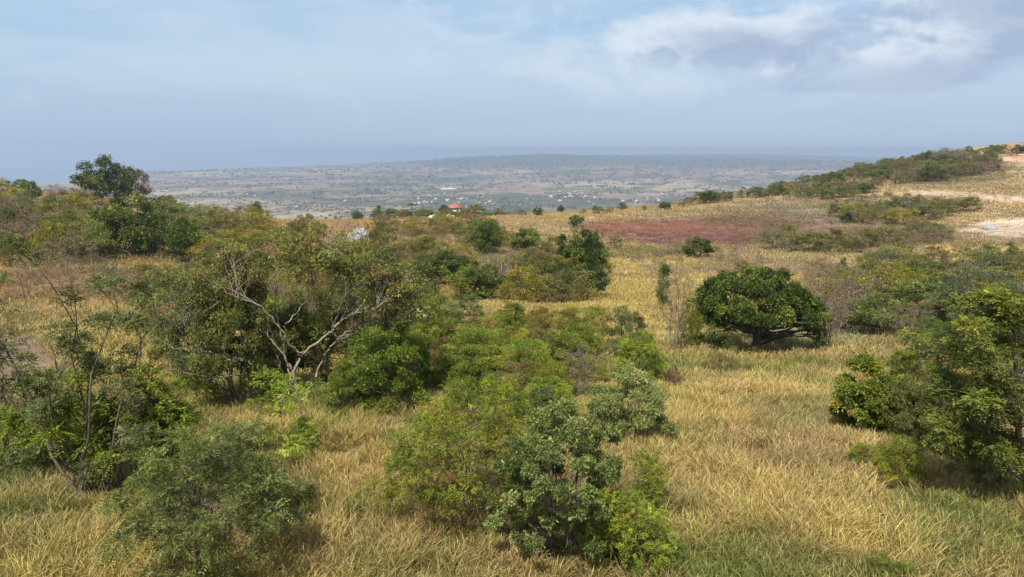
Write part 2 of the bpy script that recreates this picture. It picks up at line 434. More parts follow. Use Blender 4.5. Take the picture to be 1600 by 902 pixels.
def clump_centres(shape, h, w, n, rng, low=.15):
    out = []; tries = 0; ph = rng.uniform(0, 6.28, 3)
    sep_ = (w * w * h / n) ** (1 / 3) * .55
    while len(out) < n and tries < n * 60:
        tries += 1
        q = unit(rng.normal(size=3)) * rng.uniform(.25, 1) ** .45
        x, y, z = q
        if shape == 'dome':
            z = abs(z); zz = h * (.38 + .58 * z) if rng.random() < .8 else h * rng.uniform(.22, .45); p = (x * w / 2, y * w / 2, zz)
        elif shape == 'round':
            p = (x * w / 2, y * w / 2, h * (.55 + .42 * z))
        elif shape == 'bush':
            z = abs(z); p = (x * w / 2, y * w / 2, h * (low + (1 - low - .06) * z ** .65))
        elif shape == 'column':
            zz = rng.uniform(.12, .97); f = math.sin(PI * min(1, .2 + .75 * zz)) ** .6; p = (x * w / 2 * f, y * w / 2 * f, h * zz)
        elif shape == 'vase':
            zz = rng.uniform(.28, .97); f = .35 + .65 * zz; p = (x * w / 2 * f, y * w / 2 * f, h * zz)
        elif shape == 'layer':
            lv = rng.integers(0, 5); zz = .35 + lv * .15 + rng.normal() * .02; f = 1.0 - .13 * abs(lv - 1.5); p = (x * w / 2 * f, y * w / 2 * f, h * zz)
        p = np.array(p); az_ = math.atan2(p[1], p[0]); f_ = 1 + .20 * math.sin(az_ * 2 + ph[0]) + .14 * math.sin(az_ * 3 + p[2] / h * 5 + ph[1])
        p = p * np.array([f_, f_, 1 + .10 * math.sin(az_ * 2 + ph[2]) * min(1, 2 * math.hypot(p[0], p[1]) / w)])
        if all(np.linalg.norm((p - c) * np.array([1, 1, 1.2])) > sep_ for c in out): out.append(p)
        elif tries > n * 30: sep_ *= .98
    return np.array(out)

DENS = 1.55
FINE = False
def make_plant(seed, h, w, shape, ncl, cr, per, kind, leaf, pal, stems=3, bark=None, mat=None, trunk_r=.05, twigs=3,
               centres=None, limbs=None, low=.15, flat=.65, name='plant', tuft=None, lean=(0, 0)):
    """returns (trunk mesh, crown mesh). leaf=(len,width) or (rachis,len,width,pairs). pal=[(rgb,weight),...]"""
    if FINE: ncl = int(ncl * 1.45); cr *= .80; per = int(per * 1.9); leaf = tuple(q * .62 if i_ < 3 and isinstance(q, float) else q for i_, q in enumerate(leaf)); twigs += 1
    rng = np.random.default_rng(seed)
    C = clump_centres(shape, h, w, ncl, rng, low) if centres is None else np.asarray(centres, float)
    C = C + np.outer(C[:, 2] / h, np.array([lean[0], lean[1], 0]))
    tb, cb = MB(), MB()
    nodes = []
    if limbs is None:
        for s_ in range(stems):
            a = rng.uniform(0, 2 * PI); sp_ = w * (.04 if stems == 1 else .22) * rng.uniform(.4, 1)
            foot = np.array([math.cos(a), math.sin(a), 0]) * (0 if stems == 1 else w * .05)
            top = np.array([math.cos(a) * sp_ + lean[0] * .6, math.sin(a) * sp_ + lean[1] * .6, h * rng.uniform(.55, .78)])
            pts = arc(foot - np.array([0, 0, .25]), top, rng, .06, 8)
            rr = trunk_r * rng.uniform(.7, 1.1)
            tb.tube(pts, np.linspace(rr, rr * .35, 8), 6)
            nodes += [(pts[i], rr * (1 - .08 * i)) for i in range(2, 8)]
    else:
        for pts, r0, r1 in limbs:
            tb.tube(pts, np.linspace(r0, r1, len(pts)), 7)
            nodes += [(p, r0 + (r1 - r0) * i / len(pts)) for i, p in enumerate(pts) if i > 0]
    NP = np.array([n_[0] for n_ in nodes]); NR = np.array([n_[1] for n_ in nodes])
    cols = np.array([c for c, _ in pal]); wts = np.array([w_ for _, w_ in pal], float); wts /= wts.sum()
    for c in C:
        d = np.linalg.norm(NP - c, axis=1) + np.maximum(0, NP[:, 2] - c[2] + .1 * h) * 2.0
        i = int(np.argmin(d)); p0 = NP[i]; r0 = NR[i] * .55
        pts = arc(p0, c, rng, .10, 6, .12)
        tb.tube(pts, np.linspace(r0, max(r0 * .25, .004), 6), 4)
        crr = cr * rng.uniform(.7, 1.3)
        for _ in range(twigs):
            q = c + unit(rng.normal(size=3) * np.array([1, 1, .7]) + np.array([0, 0, .35])) * crr * rng.uniform(.6, 1.1)
            tb.tube(arc(pts[rng.integers(3, 6)], q, rng, .12, 4), np.linspace(max(r0 * .35, .004), .003 + h * .0006, 4), 3)
        if per <= 0: continue
        n = max(2, int(per * DENS * rng.uniform(.6, 1.4)))
        # leaves sit towards the surface of the clump
        dirs = unit(rng.normal(size=(n, 3)) + np.array([0, 0, .25]))
        P = c + dirs * (rng.uniform(.15, 1, (n, 1)) ** .6) * crr * np.array([1, 1, flat])
        D = unit(dirs * .8 + unit(c - np.array([0, 0, h * .4])) * .35 + rng.normal(size=(n, 3)) * .35 + np.array([0, 0, .05]))
        ci = rng.choice(len(cols), p=wts)
        base_c = cols[ci] * rng.uniform(.82, 1.2)
        other = cols[rng.choice(len(cols), size=n, p=wts)]
        CC = np.where((rng.random(n) < .28)[:, None], other, base_c) * rng.uniform(.72, 1.3, (n, 1))
        CC = CC * (1 + (rng.random((n, 1)) < .06) * .6) * (np.array([1.85, 1.60, 1.15]) if mat is not M_DRY else np.array([1.2, 1.2, 1.2]))
        if kind == 'simple':
            m = 5
            P2 = np.repeat(P, m, 0) + rng.normal(size=(n * m, 3)) * leaf[0] * .35
            D2 = unit(np.repeat(D, m, 0) + rng.normal(size=(n * m, 3)) * .75)
            leaves(cb, P2, D2, leaf[0] * rng.uniform(.7, 1.25, n * m), leaf[1], np.repeat(CC, m, 0) * rng.uniform(.8, 1.2, (n * m, 1)), rng)
        elif kind == 'pinnate':
            sprays(cb, P, D, leaf[3], leaf[0] * rng.uniform(.7, 1.2, n), leaf[1], leaf[2], CC, rng)
        elif kind == 'plume':
            D = unit(np.array([0, 0, 1.0]) + rng.normal(size=(n, 3)) * .3)
            leaves(cb, P, D, leaf[0] * rng.uniform(.7, 1.3, n), leaf[1], CC, rng)
    tm = tb.mesh(name + '_trunk', bark or M_BARK, True)
    cm = cb.mesh(name + '_crown', mat or M_LEAF) if cb.n else None
    return tm, cm

THINGS = []
def tag(o, label, cat, group=None, kind=None):
    if label: o['label'] = label
    if cat: o['category'] = cat
    if group: o['group'] = group
    if kind: o['kind'] = kind
def plant_obj(name, meshes, loc, scale=1.0, rz=0.0, label='', cat='bush', group=None, trunk_name='trunk', crown_name='crown'):
    e = bpy.data.objects.new(name, None); COL.objects.link(e)
    e.empty_display_size = .3
    e.location = loc; e.rotation_euler = (0, 0, rz)
    e.scale = scale if isinstance(scale, tuple) else (scale,) * 3
    link(trunk_name, meshes[0], e)
    if meshes[1] is not None: link(crown_name, meshes[1], e)
    tag(e, label, cat, group)
    return e

# ------------------------------------------------------------------ ground sheet
def build_ground():
    na, nr = 560, 620
    th = np.concatenate([np.linspace(-PI, -.86, 40, endpoint=False), np.linspace(-.86, .86, na - 80), np.linspace(.86, PI, 41)[1:]])
    na = len(th)
    rr = np.concatenate([[.5, 2, 4, 6], np.exp(np.linspace(math.log(8), math.log(16000), nr - 5)), [60000]])
    nr = len(rr)
    X = rr[:, None] * np.sin(th)[None, :]; Yy = rr[:, None] * np.cos(th)[None, :]
    Z = ground(X.ravel(), Yy.ravel())
    V = np.stack([X.ravel(), Yy.ravel(), Z], 1)
    i = np.arange(nr - 1)[:, None] * na; j = np.arange(na - 1)[None, :]
    Fq = np.stack([i + j, i + na + j, i + na + j + 1, i + j + 1], -1).reshape(-1, 4)
    mb = MB()
    C = np.zeros_like(V)
    nearm = V[:, 1] < 700
    col = land_color(V[:, 0], V[:, 1], V[:, 2])
    # far plain: fields, scrub and woods
    n1_, n2_, n3_ = fbm(V[:, 0] / 260, V[:, 1] / 260, 61, 5), fbm(V[:, 0] / 900, V[:, 1] / 900, 71, 4), fbm(V[:, 0] / 90, V[:, 1] / 90, 81, 4)
    pc = np.repeat(np.array([[.21, .15, .11]]), len(V), 0)
    def mx(m, c_):
        nonlocal pc
        pc = pc * (1 - m[:, None]) + np.array(c_) * m[:, None]
    mx(np.clip((n1_ - .45) * 6, 0, .9), (.07, .075, .04))
    mx(np.clip((n2_ - .5) * 7, 0, .85), (.33, .25, .15))
    mx(np.clip((n3_ - .52) * 7, 0, .75), (.055, .065, .035))
    mx(np.clip((V[:, 2] + 165) / 40, 0, .9), (.04, .052, .038))
    fk = np.clip((np.hypot(V[:, 0], V[:, 1]) - 480) / 200, 0, 1)
    soil = (.72 * np.clip((110 - V[:, 1]) / 60, 0, 1))[:, None]
    col = col * (1 - soil) + np.array([.125, .088, .05]) * soil
    C = col * (1 - fk[:, None]) + pc * fk[:, None]
    mb.raw(V, Fq, C)
    mb.c[-1] = C
    m, t = new_mat('dry_ground')
    at = t.nodes.new('ShaderNodeAttribute'); at.attribute_name = 'Col'
    g = t.nodes.new('ShaderNodeNewGeometry')
    def nz(scale, det, ro=.6):
        n = t.nodes.new('ShaderNodeTexNoise'); n.inputs['Scale'].default_value = scale; n.inputs['Detail'].default_value = det
        n.inputs['Roughness'].default_value = ro
        t.links.new(g.outputs['Position'], n.inputs['Vector']); return n.outputs['Fac']
    a = nz(2.2, 6, .7); b = nz(.022, 8, .68); c_ = nz(.35, 5, .65)
    def ramp(s, lo, hi, a0, a1):
        n = t.nodes.new('ShaderNodeMapRange'); t.links.new(s, n.inputs[0])
        n.inputs[1].default_value = lo; n.inputs[2].default_value = hi; n.inputs[3].default_value = a0; n.inputs[4].default_value = a1
        return n.outputs[0]
    def mul(p, q):
        n = t.nodes.new('ShaderNodeMath'); n.operation = 'MULTIPLY'; t.links.new(p, n.inputs[0]); t.links.new(q, n.inputs[1]); return n.outputs[0]
    f = mul(mul(ramp(a, .35, .65, .7, 1.25), ramp(b, .35, .65, .72, 1.28)), ramp(c_, .35, .65, .75, 1.2))
    vm = t.nodes.new('ShaderNodeVectorMath'); vm.operation = 'SCALE'
    t.links.new(at.outputs['Color'], vm.inputs[0]); t.links.new(f, vm.inputs['Scale'])
    p = t.nodes.new('ShaderNodeBsdfPrincipled'); p.inputs['Roughness'].default_value = .95; p.inputs['Specular IOR Level'].default_value = .05
    t.links.new(vm.outputs[0], p.inputs['Base Color'])
    bp = t.nodes.new('ShaderNodeBump'); bp.inputs['Strength'].default_value = .7; bp.inputs['Distance'].default_value = .12
    t.links.new(a, bp.inputs['Height']); t.links.new(bp.outputs[0], p.inputs['Normal'])
    o = t.nodes.new('ShaderNodeOutputMaterial'); t.links.new(p.outputs[0], o.inputs[0])
    ob = link('ground', mb.mesh('ground', m, True))
    ob['kind'] = 'structure'
build_ground()

def build_sea():
    mb = MB()
    th = np.linspace(-PI, PI, 97); rr = np.array([10, 3000, 9000, 20000, 60000])
    V = np.stack([(rr[:, None] * np.sin(th)).ravel(), (rr[:, None] * np.cos(th)).ravel(), np.full(97 * 5, SEA)], 1)
    i = np.arange(4)[:, None] * 97; j = np.arange(96)[None, :]
    mb.raw(V, np.stack([i + j, i + 97 + j, i + 98 + j, i + j + 1], -1).reshape(-1, 4), (.05, .1, .13))
    m, t = new_mat('sea_water')
    p = t.nodes.new('ShaderNodeBsdfPrincipled'); p.inputs['Base Color'].default_value = (.10, .17, .22, 1)
    p.inputs['Roughness'].default_value = .35
    g = t.nodes.new('ShaderNodeNewGeometry')
    n = t.nodes.new('ShaderNodeTexNoise'); n.inputs['Scale'].default_value = .02; n.inputs['Detail'].default_value = 8
    t.links.new(g.outputs['Position'], n.inputs['Vector'])
    bp = t.nodes.new('ShaderNodeBump'); bp.inputs['Strength'].default_value = .4; bp.inputs['Distance'].default_value = 2
    t.links.new(n.outputs['Fac'], bp.inputs['Height']); t.links.new(bp.outputs[0], p.inputs['Normal'])
    o = t.nodes.new('ShaderNodeOutputMaterial'); t.links.new(p.outputs[0], o.inputs[0])
    link('sea_water', mb.mesh('sea_water', m))['kind'] = 'structure'
build_sea()

def build_haze():
    x0, x1, y0, y1, z0, z1 = -62000, 62000, -62000, 62000, -320, 45
    V = [(x, y, z) for z in (z0, z1) for y in (y0, y1) for x in (x0, x1)]
    Fq = [(0, 2, 3, 1), (4, 5, 7, 6), (0, 1, 5, 4), (2, 6, 7, 3), (0, 4, 6, 2), (1, 3, 7, 5)]
    mb = MB(); mb.raw(V, Fq, (1, 1, 1))
    m, t = new_mat('haze_air')
    vol = t.nodes.new('ShaderNodeVolumePrincipled')
    vol.inputs['Density'].default_value = HAZE_D
    vol.inputs['Color'].default_value = (.51, .60, .765, 1)
    vol.inputs['Anisotropy'].default_value = .25
    o = t.nodes.new('ShaderNodeOutputMaterial'); t.links.new(vol.outputs[0], o.inputs['Volume'])
    link('haze', mb.mesh('haze', m))['kind'] = 'stuff'
HAZE_D = 1.55e-4
build_haze()

# ------------------------------------------------------------------ tall dry grass (nobody could count it)
def build_grass():
    rng = np.random.default_rng(11)
    mb = MB()
    def clumps(n, r0, r1, powr, nb, segs, hgt, wid, spread):
        u_ = rng.random(n)
        r = (r0 ** powr + u_ * (r1 ** powr - r0 ** powr)) ** (1 / powr)
        a = rng.uniform(-.80, .80, n)
        x, y = r * np.sin(a), r * np.cos(a)
        z = ground(x, y)
        keep = rng.random(n) > bare(x, y, z) * .96
        keep &= fbm(x / 1.3, y / 1.3, 77, 3) > .28
        keep &= vnoise(x / .55, y / .55, 78) > .22
        x, y, z, r = x[keep], y[keep], z[keep], r[keep]; n = len(x)
        base = land_color(x, y, z)
        tall = .55 + .9 * fbm(x / 3.5, y / 3.5, 91, 3)
        green = np.clip((fbm(x / 2.6, y / 2.6, 95, 3) - .50) * 5, 0, 1)
        green = green * np.clip((75 - r) / 40, .12, 1)
        base = base * (1 - .7 * green[:, None]) + np.array([.17, .20, .045]) * .7 * green[:, None]
        gold = np.clip((fbm(x / 4.1 + 9, y / 4.1, 99, 3) - .5) * 6, 0, 1)[:, None] * (1 - green[:, None])
        base = base * (1 - .5 * gold) + np.array([.62, .47, .14]) * .5 * gold
        base = base * (1 + rng.uniform(-.38, .38, (n, 1)) * np.clip(60 / r, .4, 1)[:, None]) * (1 + rng.normal(size=(n, 3)) * .05)
        sc_ = np.maximum(1.0, r * 1.0 / 40)                      # farther tussocks are broader
        bx = np.repeat(x, nb) + rng.normal(size=n * nb) * spread * np.repeat(sc_, nb)
        by = np.repeat(y, nb) + rng.normal(size=n * nb) * spread * np.repeat(sc_, nb)
        bz = np.repeat(z, nb) - .05
        N = n * nb
        H = hgt * np.repeat(tall, nb) * rng.uniform(.45, 1.25, N)
        dead = rng.random(N)
        out = np.stack([bx - np.repeat(x, nb), by - np.repeat(y, nb)], 1)
        ang = np.arctan2(out[:, 1], out[:, 0]) + rng.normal(size=N) * .7
        lean = rng.uniform(.10, .85, N) * H
        wind = np.array([.05, -.03])
        dx = np.cos(ang) * lean + wind[0] * H; dy = np.sin(ang) * lean + wind[1] * H
        wd = wid * np.maximum(1.0, np.repeat(r, nb) / 26.0) * rng.uniform(.6, 1.4, N)
        sa = rng.uniform(0, PI, N); sx, sy = np.cos(sa) * wd / 2, np.sin(sa) * wd / 2
        ts = [0, .45, .8, 1.0] if segs == 3 else [0, .6, 1.0]
        col = np.repeat(base, nb, 0) * rng.uniform(.5, 1.5, (N, 1)) * (1 + rng.normal(size=(N, 3)) * .06)
        st = np.array([.70, .56, .23]); pk = np.array([.58, .37, .25])
        dryk = np.repeat(np.clip((base[:, 0] / base[:, 1] - .95) * 3.2, .12, 1), nb); f = (dead < .30 * dryk)[:, None]; col = np.where(f, col * .5 + st * .5 * rng.uniform(.8, 1.25, (N, 1)), col)
        f = (dead > 1 - .16 * dryk)[:, None]; col = np.where(f, col * .4 + pk * .6 * rng.uniform(.6, 1.1, (N, 1)), col)
        f = ((dead > .76) & (dead < .84))[:, None]; col = np.where(f, col * .5 + np.array([.13, .09, .05]) * .5, col)
        basecol = np.repeat(base, nb, 0) * .55 + np.array([.12, .11, .04]) * .45  # greener blade feet, also darkened to paint in shade between the blades
        prev = None
        for k_, t in enumerate(ts):
            w_ = (1 - .25 * t) if t < .9 else .12
            px = bx + dx * t ** 1.8; py = by + dy * t ** 1.8; pz = bz + H * (t - .22 * t ** 3 * (lean / H + .3))
            l_ = np.stack([px - sx * w_, py - sy * w_, pz], 1); r_ = np.stack([px + sx * w_, py + sy * w_, pz], 1)
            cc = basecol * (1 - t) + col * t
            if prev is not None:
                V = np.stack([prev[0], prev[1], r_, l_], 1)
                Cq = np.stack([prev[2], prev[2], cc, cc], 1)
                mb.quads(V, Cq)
            prev = (l_, r_, cc)
    clumps(GN[0], 11, 32, 1.15, 13, 3, .56, .017, .10)
    clumps(GN[1], 28, 75, 1.0, 12, 3, .56, .018, .14)
    clumps(GN[2], 65, 440, .55, 9, 2, .62, .020, .30)
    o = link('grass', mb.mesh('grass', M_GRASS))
    tag(o, 'tall dry straw coloured grass covering the hillside', 'grass', kind='stuff')
GN = (46000, 48000, 76000)
build_grass()

# ------------------------------------------------------------------ palettes (leaf colours)
BRIGHT = [((.082, .118, .024), 4), ((.115, .145, .028), 2), ((.055, .085, .02), 3), ((.15, .15, .035), .5)]
LEUC = [((.115, .155, .026), 4), ((.155, .19, .032), 2.5), ((.07, .11, .022), 3), ((.17, .11, .045), .5)]
OLIVE = [((.07, .090, .032), 4), ((.10, .12, .047), 3), ((.12, .14, .06), 1.2), ((.04, .055, .022), 2)]
GREY = [((.085, .115, .062), 4), ((.125, .16, .09), 2.5), ((.055, .075, .04), 2.5), ((.17, .20, .12), .6)]
DARK = [((.032, .055, .013), 4), ((.05, .080, .018), 3), ((.09, .12, .028), 1.8), ((.02, .036, .012), 2)]
MIDG = [((.06, .095, .022), 4), ((.09, .125, .03), 3), ((.04, .065, .018), 2)]
YELL = [((.15, .15, .032), 4), ((.11, .12, .032), 3), ((.185, .165, .045), 1.5), ((.07, .08, .028), 1.5)]
MIX = [((.11, .10, .047), 3), ((.075, .085, .038), 3), ((.12, .10, .065), 1.6), ((.07, .075, .035), 2)]
BROWN = [((.20, .135, .09), 3), ((.15, .105, .07), 3), ((.24, .16, .09), 1), ((.12, .11, .05), 1)]
RUST = [((.16, .105, .06), 3), ((.12, .08, .05), 2), ((.15, .12, .05), 1)]
SLATE = [((.075, .095, .075), 3), ((.11, .13, .10), 3), ((.05, .065, .05), 2)]

PROTO = {}; SIZE = {}
def proto(kind, fine=False):
    """three variants of each kind of plant, about 3 m tall, shared by all that grow in the middle and far distance"""
    if (kind, fine) in PROTO: return PROTO[(kind, fine)]
    global FINE
    FINE = fine
    o = []
    for i in range(3):
        s = hash(kind) % 1 + sum(map(ord, kind)) * 10 + i
        if kind == 'feathery': m = make_plant(s, 3, 2.6, 'bush', 26, .38, 30, 'pinnate', (.26, .085, .035, 5), LEUC, stems=5, trunk_r=.03, low=.12)
        elif kind == 'bright': m = make_plant(s, 3, 2.8, 'bush', 28, .42, 38, 'simple', (.12, .06), BRIGHT, stems=4, trunk_r=.035, low=.08)
        elif kind == 'olive': m = make_plant(s, 3, 3.0, 'bush', 28, .42, 34, 'simple', (.12, .05), OLIVE, stems=4, trunk_r=.04, low=.12)
        elif kind == 'grey': m = make_plant(s, 3, 3.0, 'bush', 26, .40, 34, 'simple', (.12, .05), GREY, stems=5, trunk_r=.035, low=.2)
        elif kind == 'dark': m = make_plant(s, 3, 3.4, 'dome', 34, .44, 46, 'simple', (.13, .062), DARK, stems=2, trunk_r=.09, mat=M_GLOSSY)
        elif kind == 'darkround': m = make_plant(s, 3, 3.2, 'round', 34, .44, 46, 'simple', (.13, .062), MIDG, stems=2, trunk_r=.08, mat=M_GLOSSY)
        elif kind == 'yellow': m = make_plant(s, 3, 3.2, 'bush', 28, .42, 28, 'simple', (.12, .055), YELL, stems=5, trunk_r=.03, low=.1)
        elif kind == 'mixed': m = make_plant(s, 3, 3.4, 'bush', 28, .44, 26, 'simple', (.12, .05), MIX, stems=6, trunk_r=.03, twigs=5, low=.1)
        elif kind == 'brown': m = make_plant(s, 3, 3.2, 'bush', 30, .42, 15, 'simple', (.10, .035), BROWN, stems=8, trunk_r=.025, twigs=9, low=.1, bark=M_TWIG, mat=M_DRY)
        elif kind == 'rust': m = make_plant(s, 3, 3.0, 'bush', 26, .42, 28, 'simple', (.12, .05), RUST, stems=6, trunk_r=.03, twigs=5, low=.1, mat=M_DRY)
        elif kind == 'slate': m = make_plant(s, 3, 3.4, 'bush', 28, .42, 26, 'simple', (.12, .045), SLATE, stems=6, trunk_r=.03, twigs=5, low=.1)
        elif kind == 'bare': m = make_plant(s, 4, 3.0, 'vase', 34, .42, 4, 'simple', (.10, .03), BROWN, stems=6, trunk_r=.045, twigs=12, bark=M_TWIG, mat=M_DRY)
        elif kind == 'whitetree': m = make_plant(s, 4, 3.8, 'vase', 20, .5, 3, 'simple', (.10, .035), MIX, stems=4, trunk_r=.09, twigs=7, bark=M_PALE, mat=M_DRY)
        elif kind == 'umbrella': m = make_plant(s, 3.2, 3.4, 'layer', 28, .42, 34, 'pinnate', (.26, .08, .03, 5), MIDG, stems=2, trunk_r=.06, flat=.4)
        elif kind == 'column': m = make_plant(s, 3, 1.2, 'column', 20, .30, 30, 'simple', (.10, .05), MIDG, stems=2, trunk_r=.04)
        elif kind == 'plume': m = make_plant(s, 3, 3.6, 'bush', 40, .35, 60, 'plume', (.55, .03), [((.15, .14, .05), 3), ((.10, .11, .04), 2), ((.2, .15, .07), 1)], stems=8, trunk_r=.02, low=.1)
        o.append(m)
    PROTO[(kind, fine)] = o
    for tm_, cm_ in o:
        q_ = np.empty(len(cm_.vertices) * 3, np.float32); cm_.vertices.foreach_get('co', q_); q_ = q_.reshape(-1, 3)
        SIZE[cm_.name] = (float(np.percentile(q_[:, 2], 99.5)), float(np.percentile(np.hypot(q_[:, 0], q_[:, 1]), 96)) * 2)
    FINE = False
    return o
# kind -> proto height, width
DIM = dict(feathery=(3, 3.1), bright=(3, 3.2), olive=(3, 3.4), grey=(3, 3.4), dark=(3, 3.9), darkround=(3.2, 3.7), yellow=(3, 3.6), mixed=(3, 3.8),
           brown=(3, 3.6), rust=(3, 3.5), slate=(3, 3.8), bare=(4, 3.5), whitetree=(4, 4.2), umbrella=(3.3, 3.9), column=(3, 1.5), plume=(3.3, 4.0))
NAME = dict(feathery='feathery_shrub', bright='leafy_green_bush', olive='olive_green_bush', grey='grey_green_bush', dark='dark_leafy_tree',
            darkround='round_green_tree', yellow='yellow_green_bush', mixed='dry_season_bush', brown='leafless_brown_bush', rust='rust_leaved_bush',
            slate='dusty_grey_bush', bare='leafless_tree', whitetree='pale_barked_tree', umbrella='layered_green_tree', column='narrow_upright_tree', plume='wispy_shrub')
CAT = {k_: ('tree' if k_ in ('dark', 'darkround', 'bare', 'whitetree', 'umbrella', 'column') else 'bush') for k_ in DIM}
PLACED = []          # (object, u, v, base label)
LAND = []            # named landmarks for the labels of the many bushes
SEQ = {}
def place(kind, u, vb, top=None, wpx=None, label=None, land=None, group=None, hm=None, wm=None, auto=None, ymax=520):
    x, y = ray_ground(u, vb, ymax)
    x, y = float(x[0]), float(y[0])
    if not y == y: return None
    z = float(ground(x, y))
    dep = y * cp - z * sp
    H = hm if hm else (vb - top) * dep / F
    Wm = wm if wm else (wpx * dep / F if wpx else H * DIM[kind][1] / DIM[kind][0])
    i = SEQ.get(kind, 0); SEQ[kind] = i + 1
    ms = proto(kind, dep < 48)[i % 3]
    sh_, sw_ = SIZE[ms[1].name]
    sz, sx = H / sh_, Wm / sw_
    rz = random.uniform(0, 6.28)
    e = plant_obj(NAME[kind], ms, (x, y, z - .05), (sx, sx, sz), rz, label or '', CAT[kind], group)
    PLACED.append([e, u, vb - (H * F / dep) * .5, auto, H])
    if land: LAND.append((land, u, vb - (H * F / dep) * .5))
    return e
def at(u, v):
    x, y = ray_ground(u, v); x, y = float(x[0]), float(y[0]); z = float(ground(x, y))
    return x, y, z, y * cp - z * sp
def hero(name, u, vb, build, label, cat='bush', land=None, rz=0.0):
    """a plant close to the camera with a crown of its own; build(px) gets metres per pixel"""
    x, y, z, dep = at(u, vb)
    e = plant_obj(name, build(dep / F), (x, y, z - .05), 1.0, rz, label, cat)
    PLACED.append([e, u, vb, None, 3])
    if land: LAND.append((land, u, vb - 60))
    return e

# ------------------------------------------------------------------ plants close by
hero('grey_green_shrub', 872, 862, lambda m: make_plant(101, 262 * m, 215 * m, 'bush', 84, 13 * m, 56, 'simple', (.082, .032), [((.085, .12, .05), 4), ((.12, .16, .07), 3), ((.055, .08, .032), 3), ((.18, .22, .11), .8)], stems=7, trunk_r=.035, low=.22, twigs=4, bark=M_BARK),
     'large grey-green shrub with small stiff leaves in the open grass, above bright undergrowth', land='the large grey-green shrub')
hero('feathery_shrub', 735, 815, lambda m: make_plant(102, 235 * m, 235 * m, 'bush', 84, 14 * m, 22, 'pinnate', (.26, .060, .024, 7), LEUC, stems=9, trunk_r=.028, low=.25, twigs=5, bark=M_TWIG),
     'wide bright green feathery shrub with thin pale stems, touching the large grey-green shrub', land='the wide feathery shrub')
hero('feathery_shrub', 985, 893, lambda m: make_plant(103, 140 * m, 110 * m, 'bush', 30, 15 * m, 26, 'pinnate', (.22, .05, .022, 7), LEUC, stems=5, trunk_r=.02, low=.06),
     'low vivid green feathery bush at the foot of the large grey-green shrub', land='the low vivid green bush')
hero('feathery_shrub', 1010, 800, lambda m: make_plant(104, 95 * m, 60 * m, 'vase', 10, 16 * m, 26, 'pinnate', (.22, .05, .022, 7), LEUC, stems=4, trunk_r=.015),
     'thin green feathery sapling leaning out of the grass beside the large grey-green shrub')
hero('olive_shrub', 335, 905, lambda m: make_plant(105, 275 * m, 270 * m, 'bush', 88, 14 * m, 20, 'pinnate', (.24, .075, .024, 6), OLIVE, stems=8, trunk_r=.030, low=.22, twigs=4),
     'dark olive shrub with fine drooping leaves in front of the sprawling pale-limbed tree', land='the dark olive shrub')
hero('olive_shrub', 455, 800, lambda m: make_plant(106, 60 * m, 62 * m, 'round', 9, 17 * m, 40, 'pinnate', (.22, .07, .024, 6), OLIVE, stems=2, trunk_r=.02),
     'small dark olive sapling at the edge of the dark olive shrub')
hero('feathery_shrub', 455, 712, lambda m: make_plant(107, 122 * m, 122 * m, 'layer', 12, 17 * m, 22, 'pinnate', (.34, .085, .034, 7), [((.12, .165, .03), 3), ((.17, .21, .04), 2), ((.08, .115, .025), 2)], stems=2, trunk_r=.03, flat=.3, bark=M_TWIG),
     'fresh yellow-green feathery sapling in front of the trunk of the sprawling tree', land='the fresh feathery sapling')

def open_tree(m):
    rng = np.random.default_rng(5)
    limbs = []; cents = []
    for (x0, tops) in ((-8, [(-155, 320), (-105, 365), (-70, 270), (-140, 220)]), (5, [(-30, 400), (15, 320), (60, 355), (0, 240)]), (14, [(100, 270), (130, 330), (65, 235), (105, 180)])):
        for (tx, tz) in tops:
            dy = rng.uniform(-60, 60)
            p = arc((x0 * m, rng.uniform(-5, 5) * m, -.2), (tx * m, dy * m, tz * m), rng, .10, 9)
            limbs.append((p, .055 * rng.uniform(.6, 1.1), .010))
            for q in range(4):
                k_ = rng.integers(5, 9)
                c = p[k_] + rng.normal(size=3) * np.array([26, 26, 16]) * m + np.array([0, 0, 8 * m])
                cents.append(c)
    return make_plant(108, 330 * m, 300 * m, 'vase', 10, 15 * m, 34, 'pinnate', (.24, .085, .030, 5), [((.065, .085, .05), 4), ((.09, .115, .07), 3), ((.045, .06, .03), 2)], centres=cents, limbs=limbs, twigs=4, flat=.5, bark=M_BARK)
hero('open_branched_tree', 140, 790, open_tree, 'open tree with several dark bare stems and sparse small grey-green leaf tufts', 'tree', land='the open many-stemmed tree')
def ferny(seed, tops):
    def b(m):
        rng = np.random.default_rng(seed); limbs = []; cents = []
        for tx, tz in tops:
            p = arc((0, 0, -.2), (tx * m, rng.uniform(-30, 30) * m, tz * m), rng, .08, 8)
            limbs.append((p, .035, .008))
            for q in range(3): cents.append(p[-1 - q] + rng.normal(size=3) * np.array([14, 14, 8]) * m)
        return make_plant(seed, 190 * m, 150 * m, 'vase', 10, 17 * m, 30, 'pinnate', (.42, .10, .038, 8), [((.09, .135, .022), 3), ((.13, .18, .03), 1.5), ((.055, .085, .02), 3)], centres=cents, limbs=limbs, twigs=3, flat=.35)
    return b
hero('ferny_leaved_tree', 205, 785, ferny(109, [(-105, 190), (-70, 160), (-30, 205), (10, 160), (40, 200), (85, 185), (75, 140), (-5, 120), (60, 100), (-50, 100)]),
     'small tree with vivid fern-like drooping leaves mingled with the open many-stemmed tree', 'tree', land='the fern-leaved tree')
hero('ferny_leaved_tree', 75, 745, ferny(110, [(-60, 90), (-20, 120), (30, 110), (50, 80), (-70, 40)]),
     'low fern-leaved sapling in green grass beside the stems of the open many-stemmed tree', 'tree')
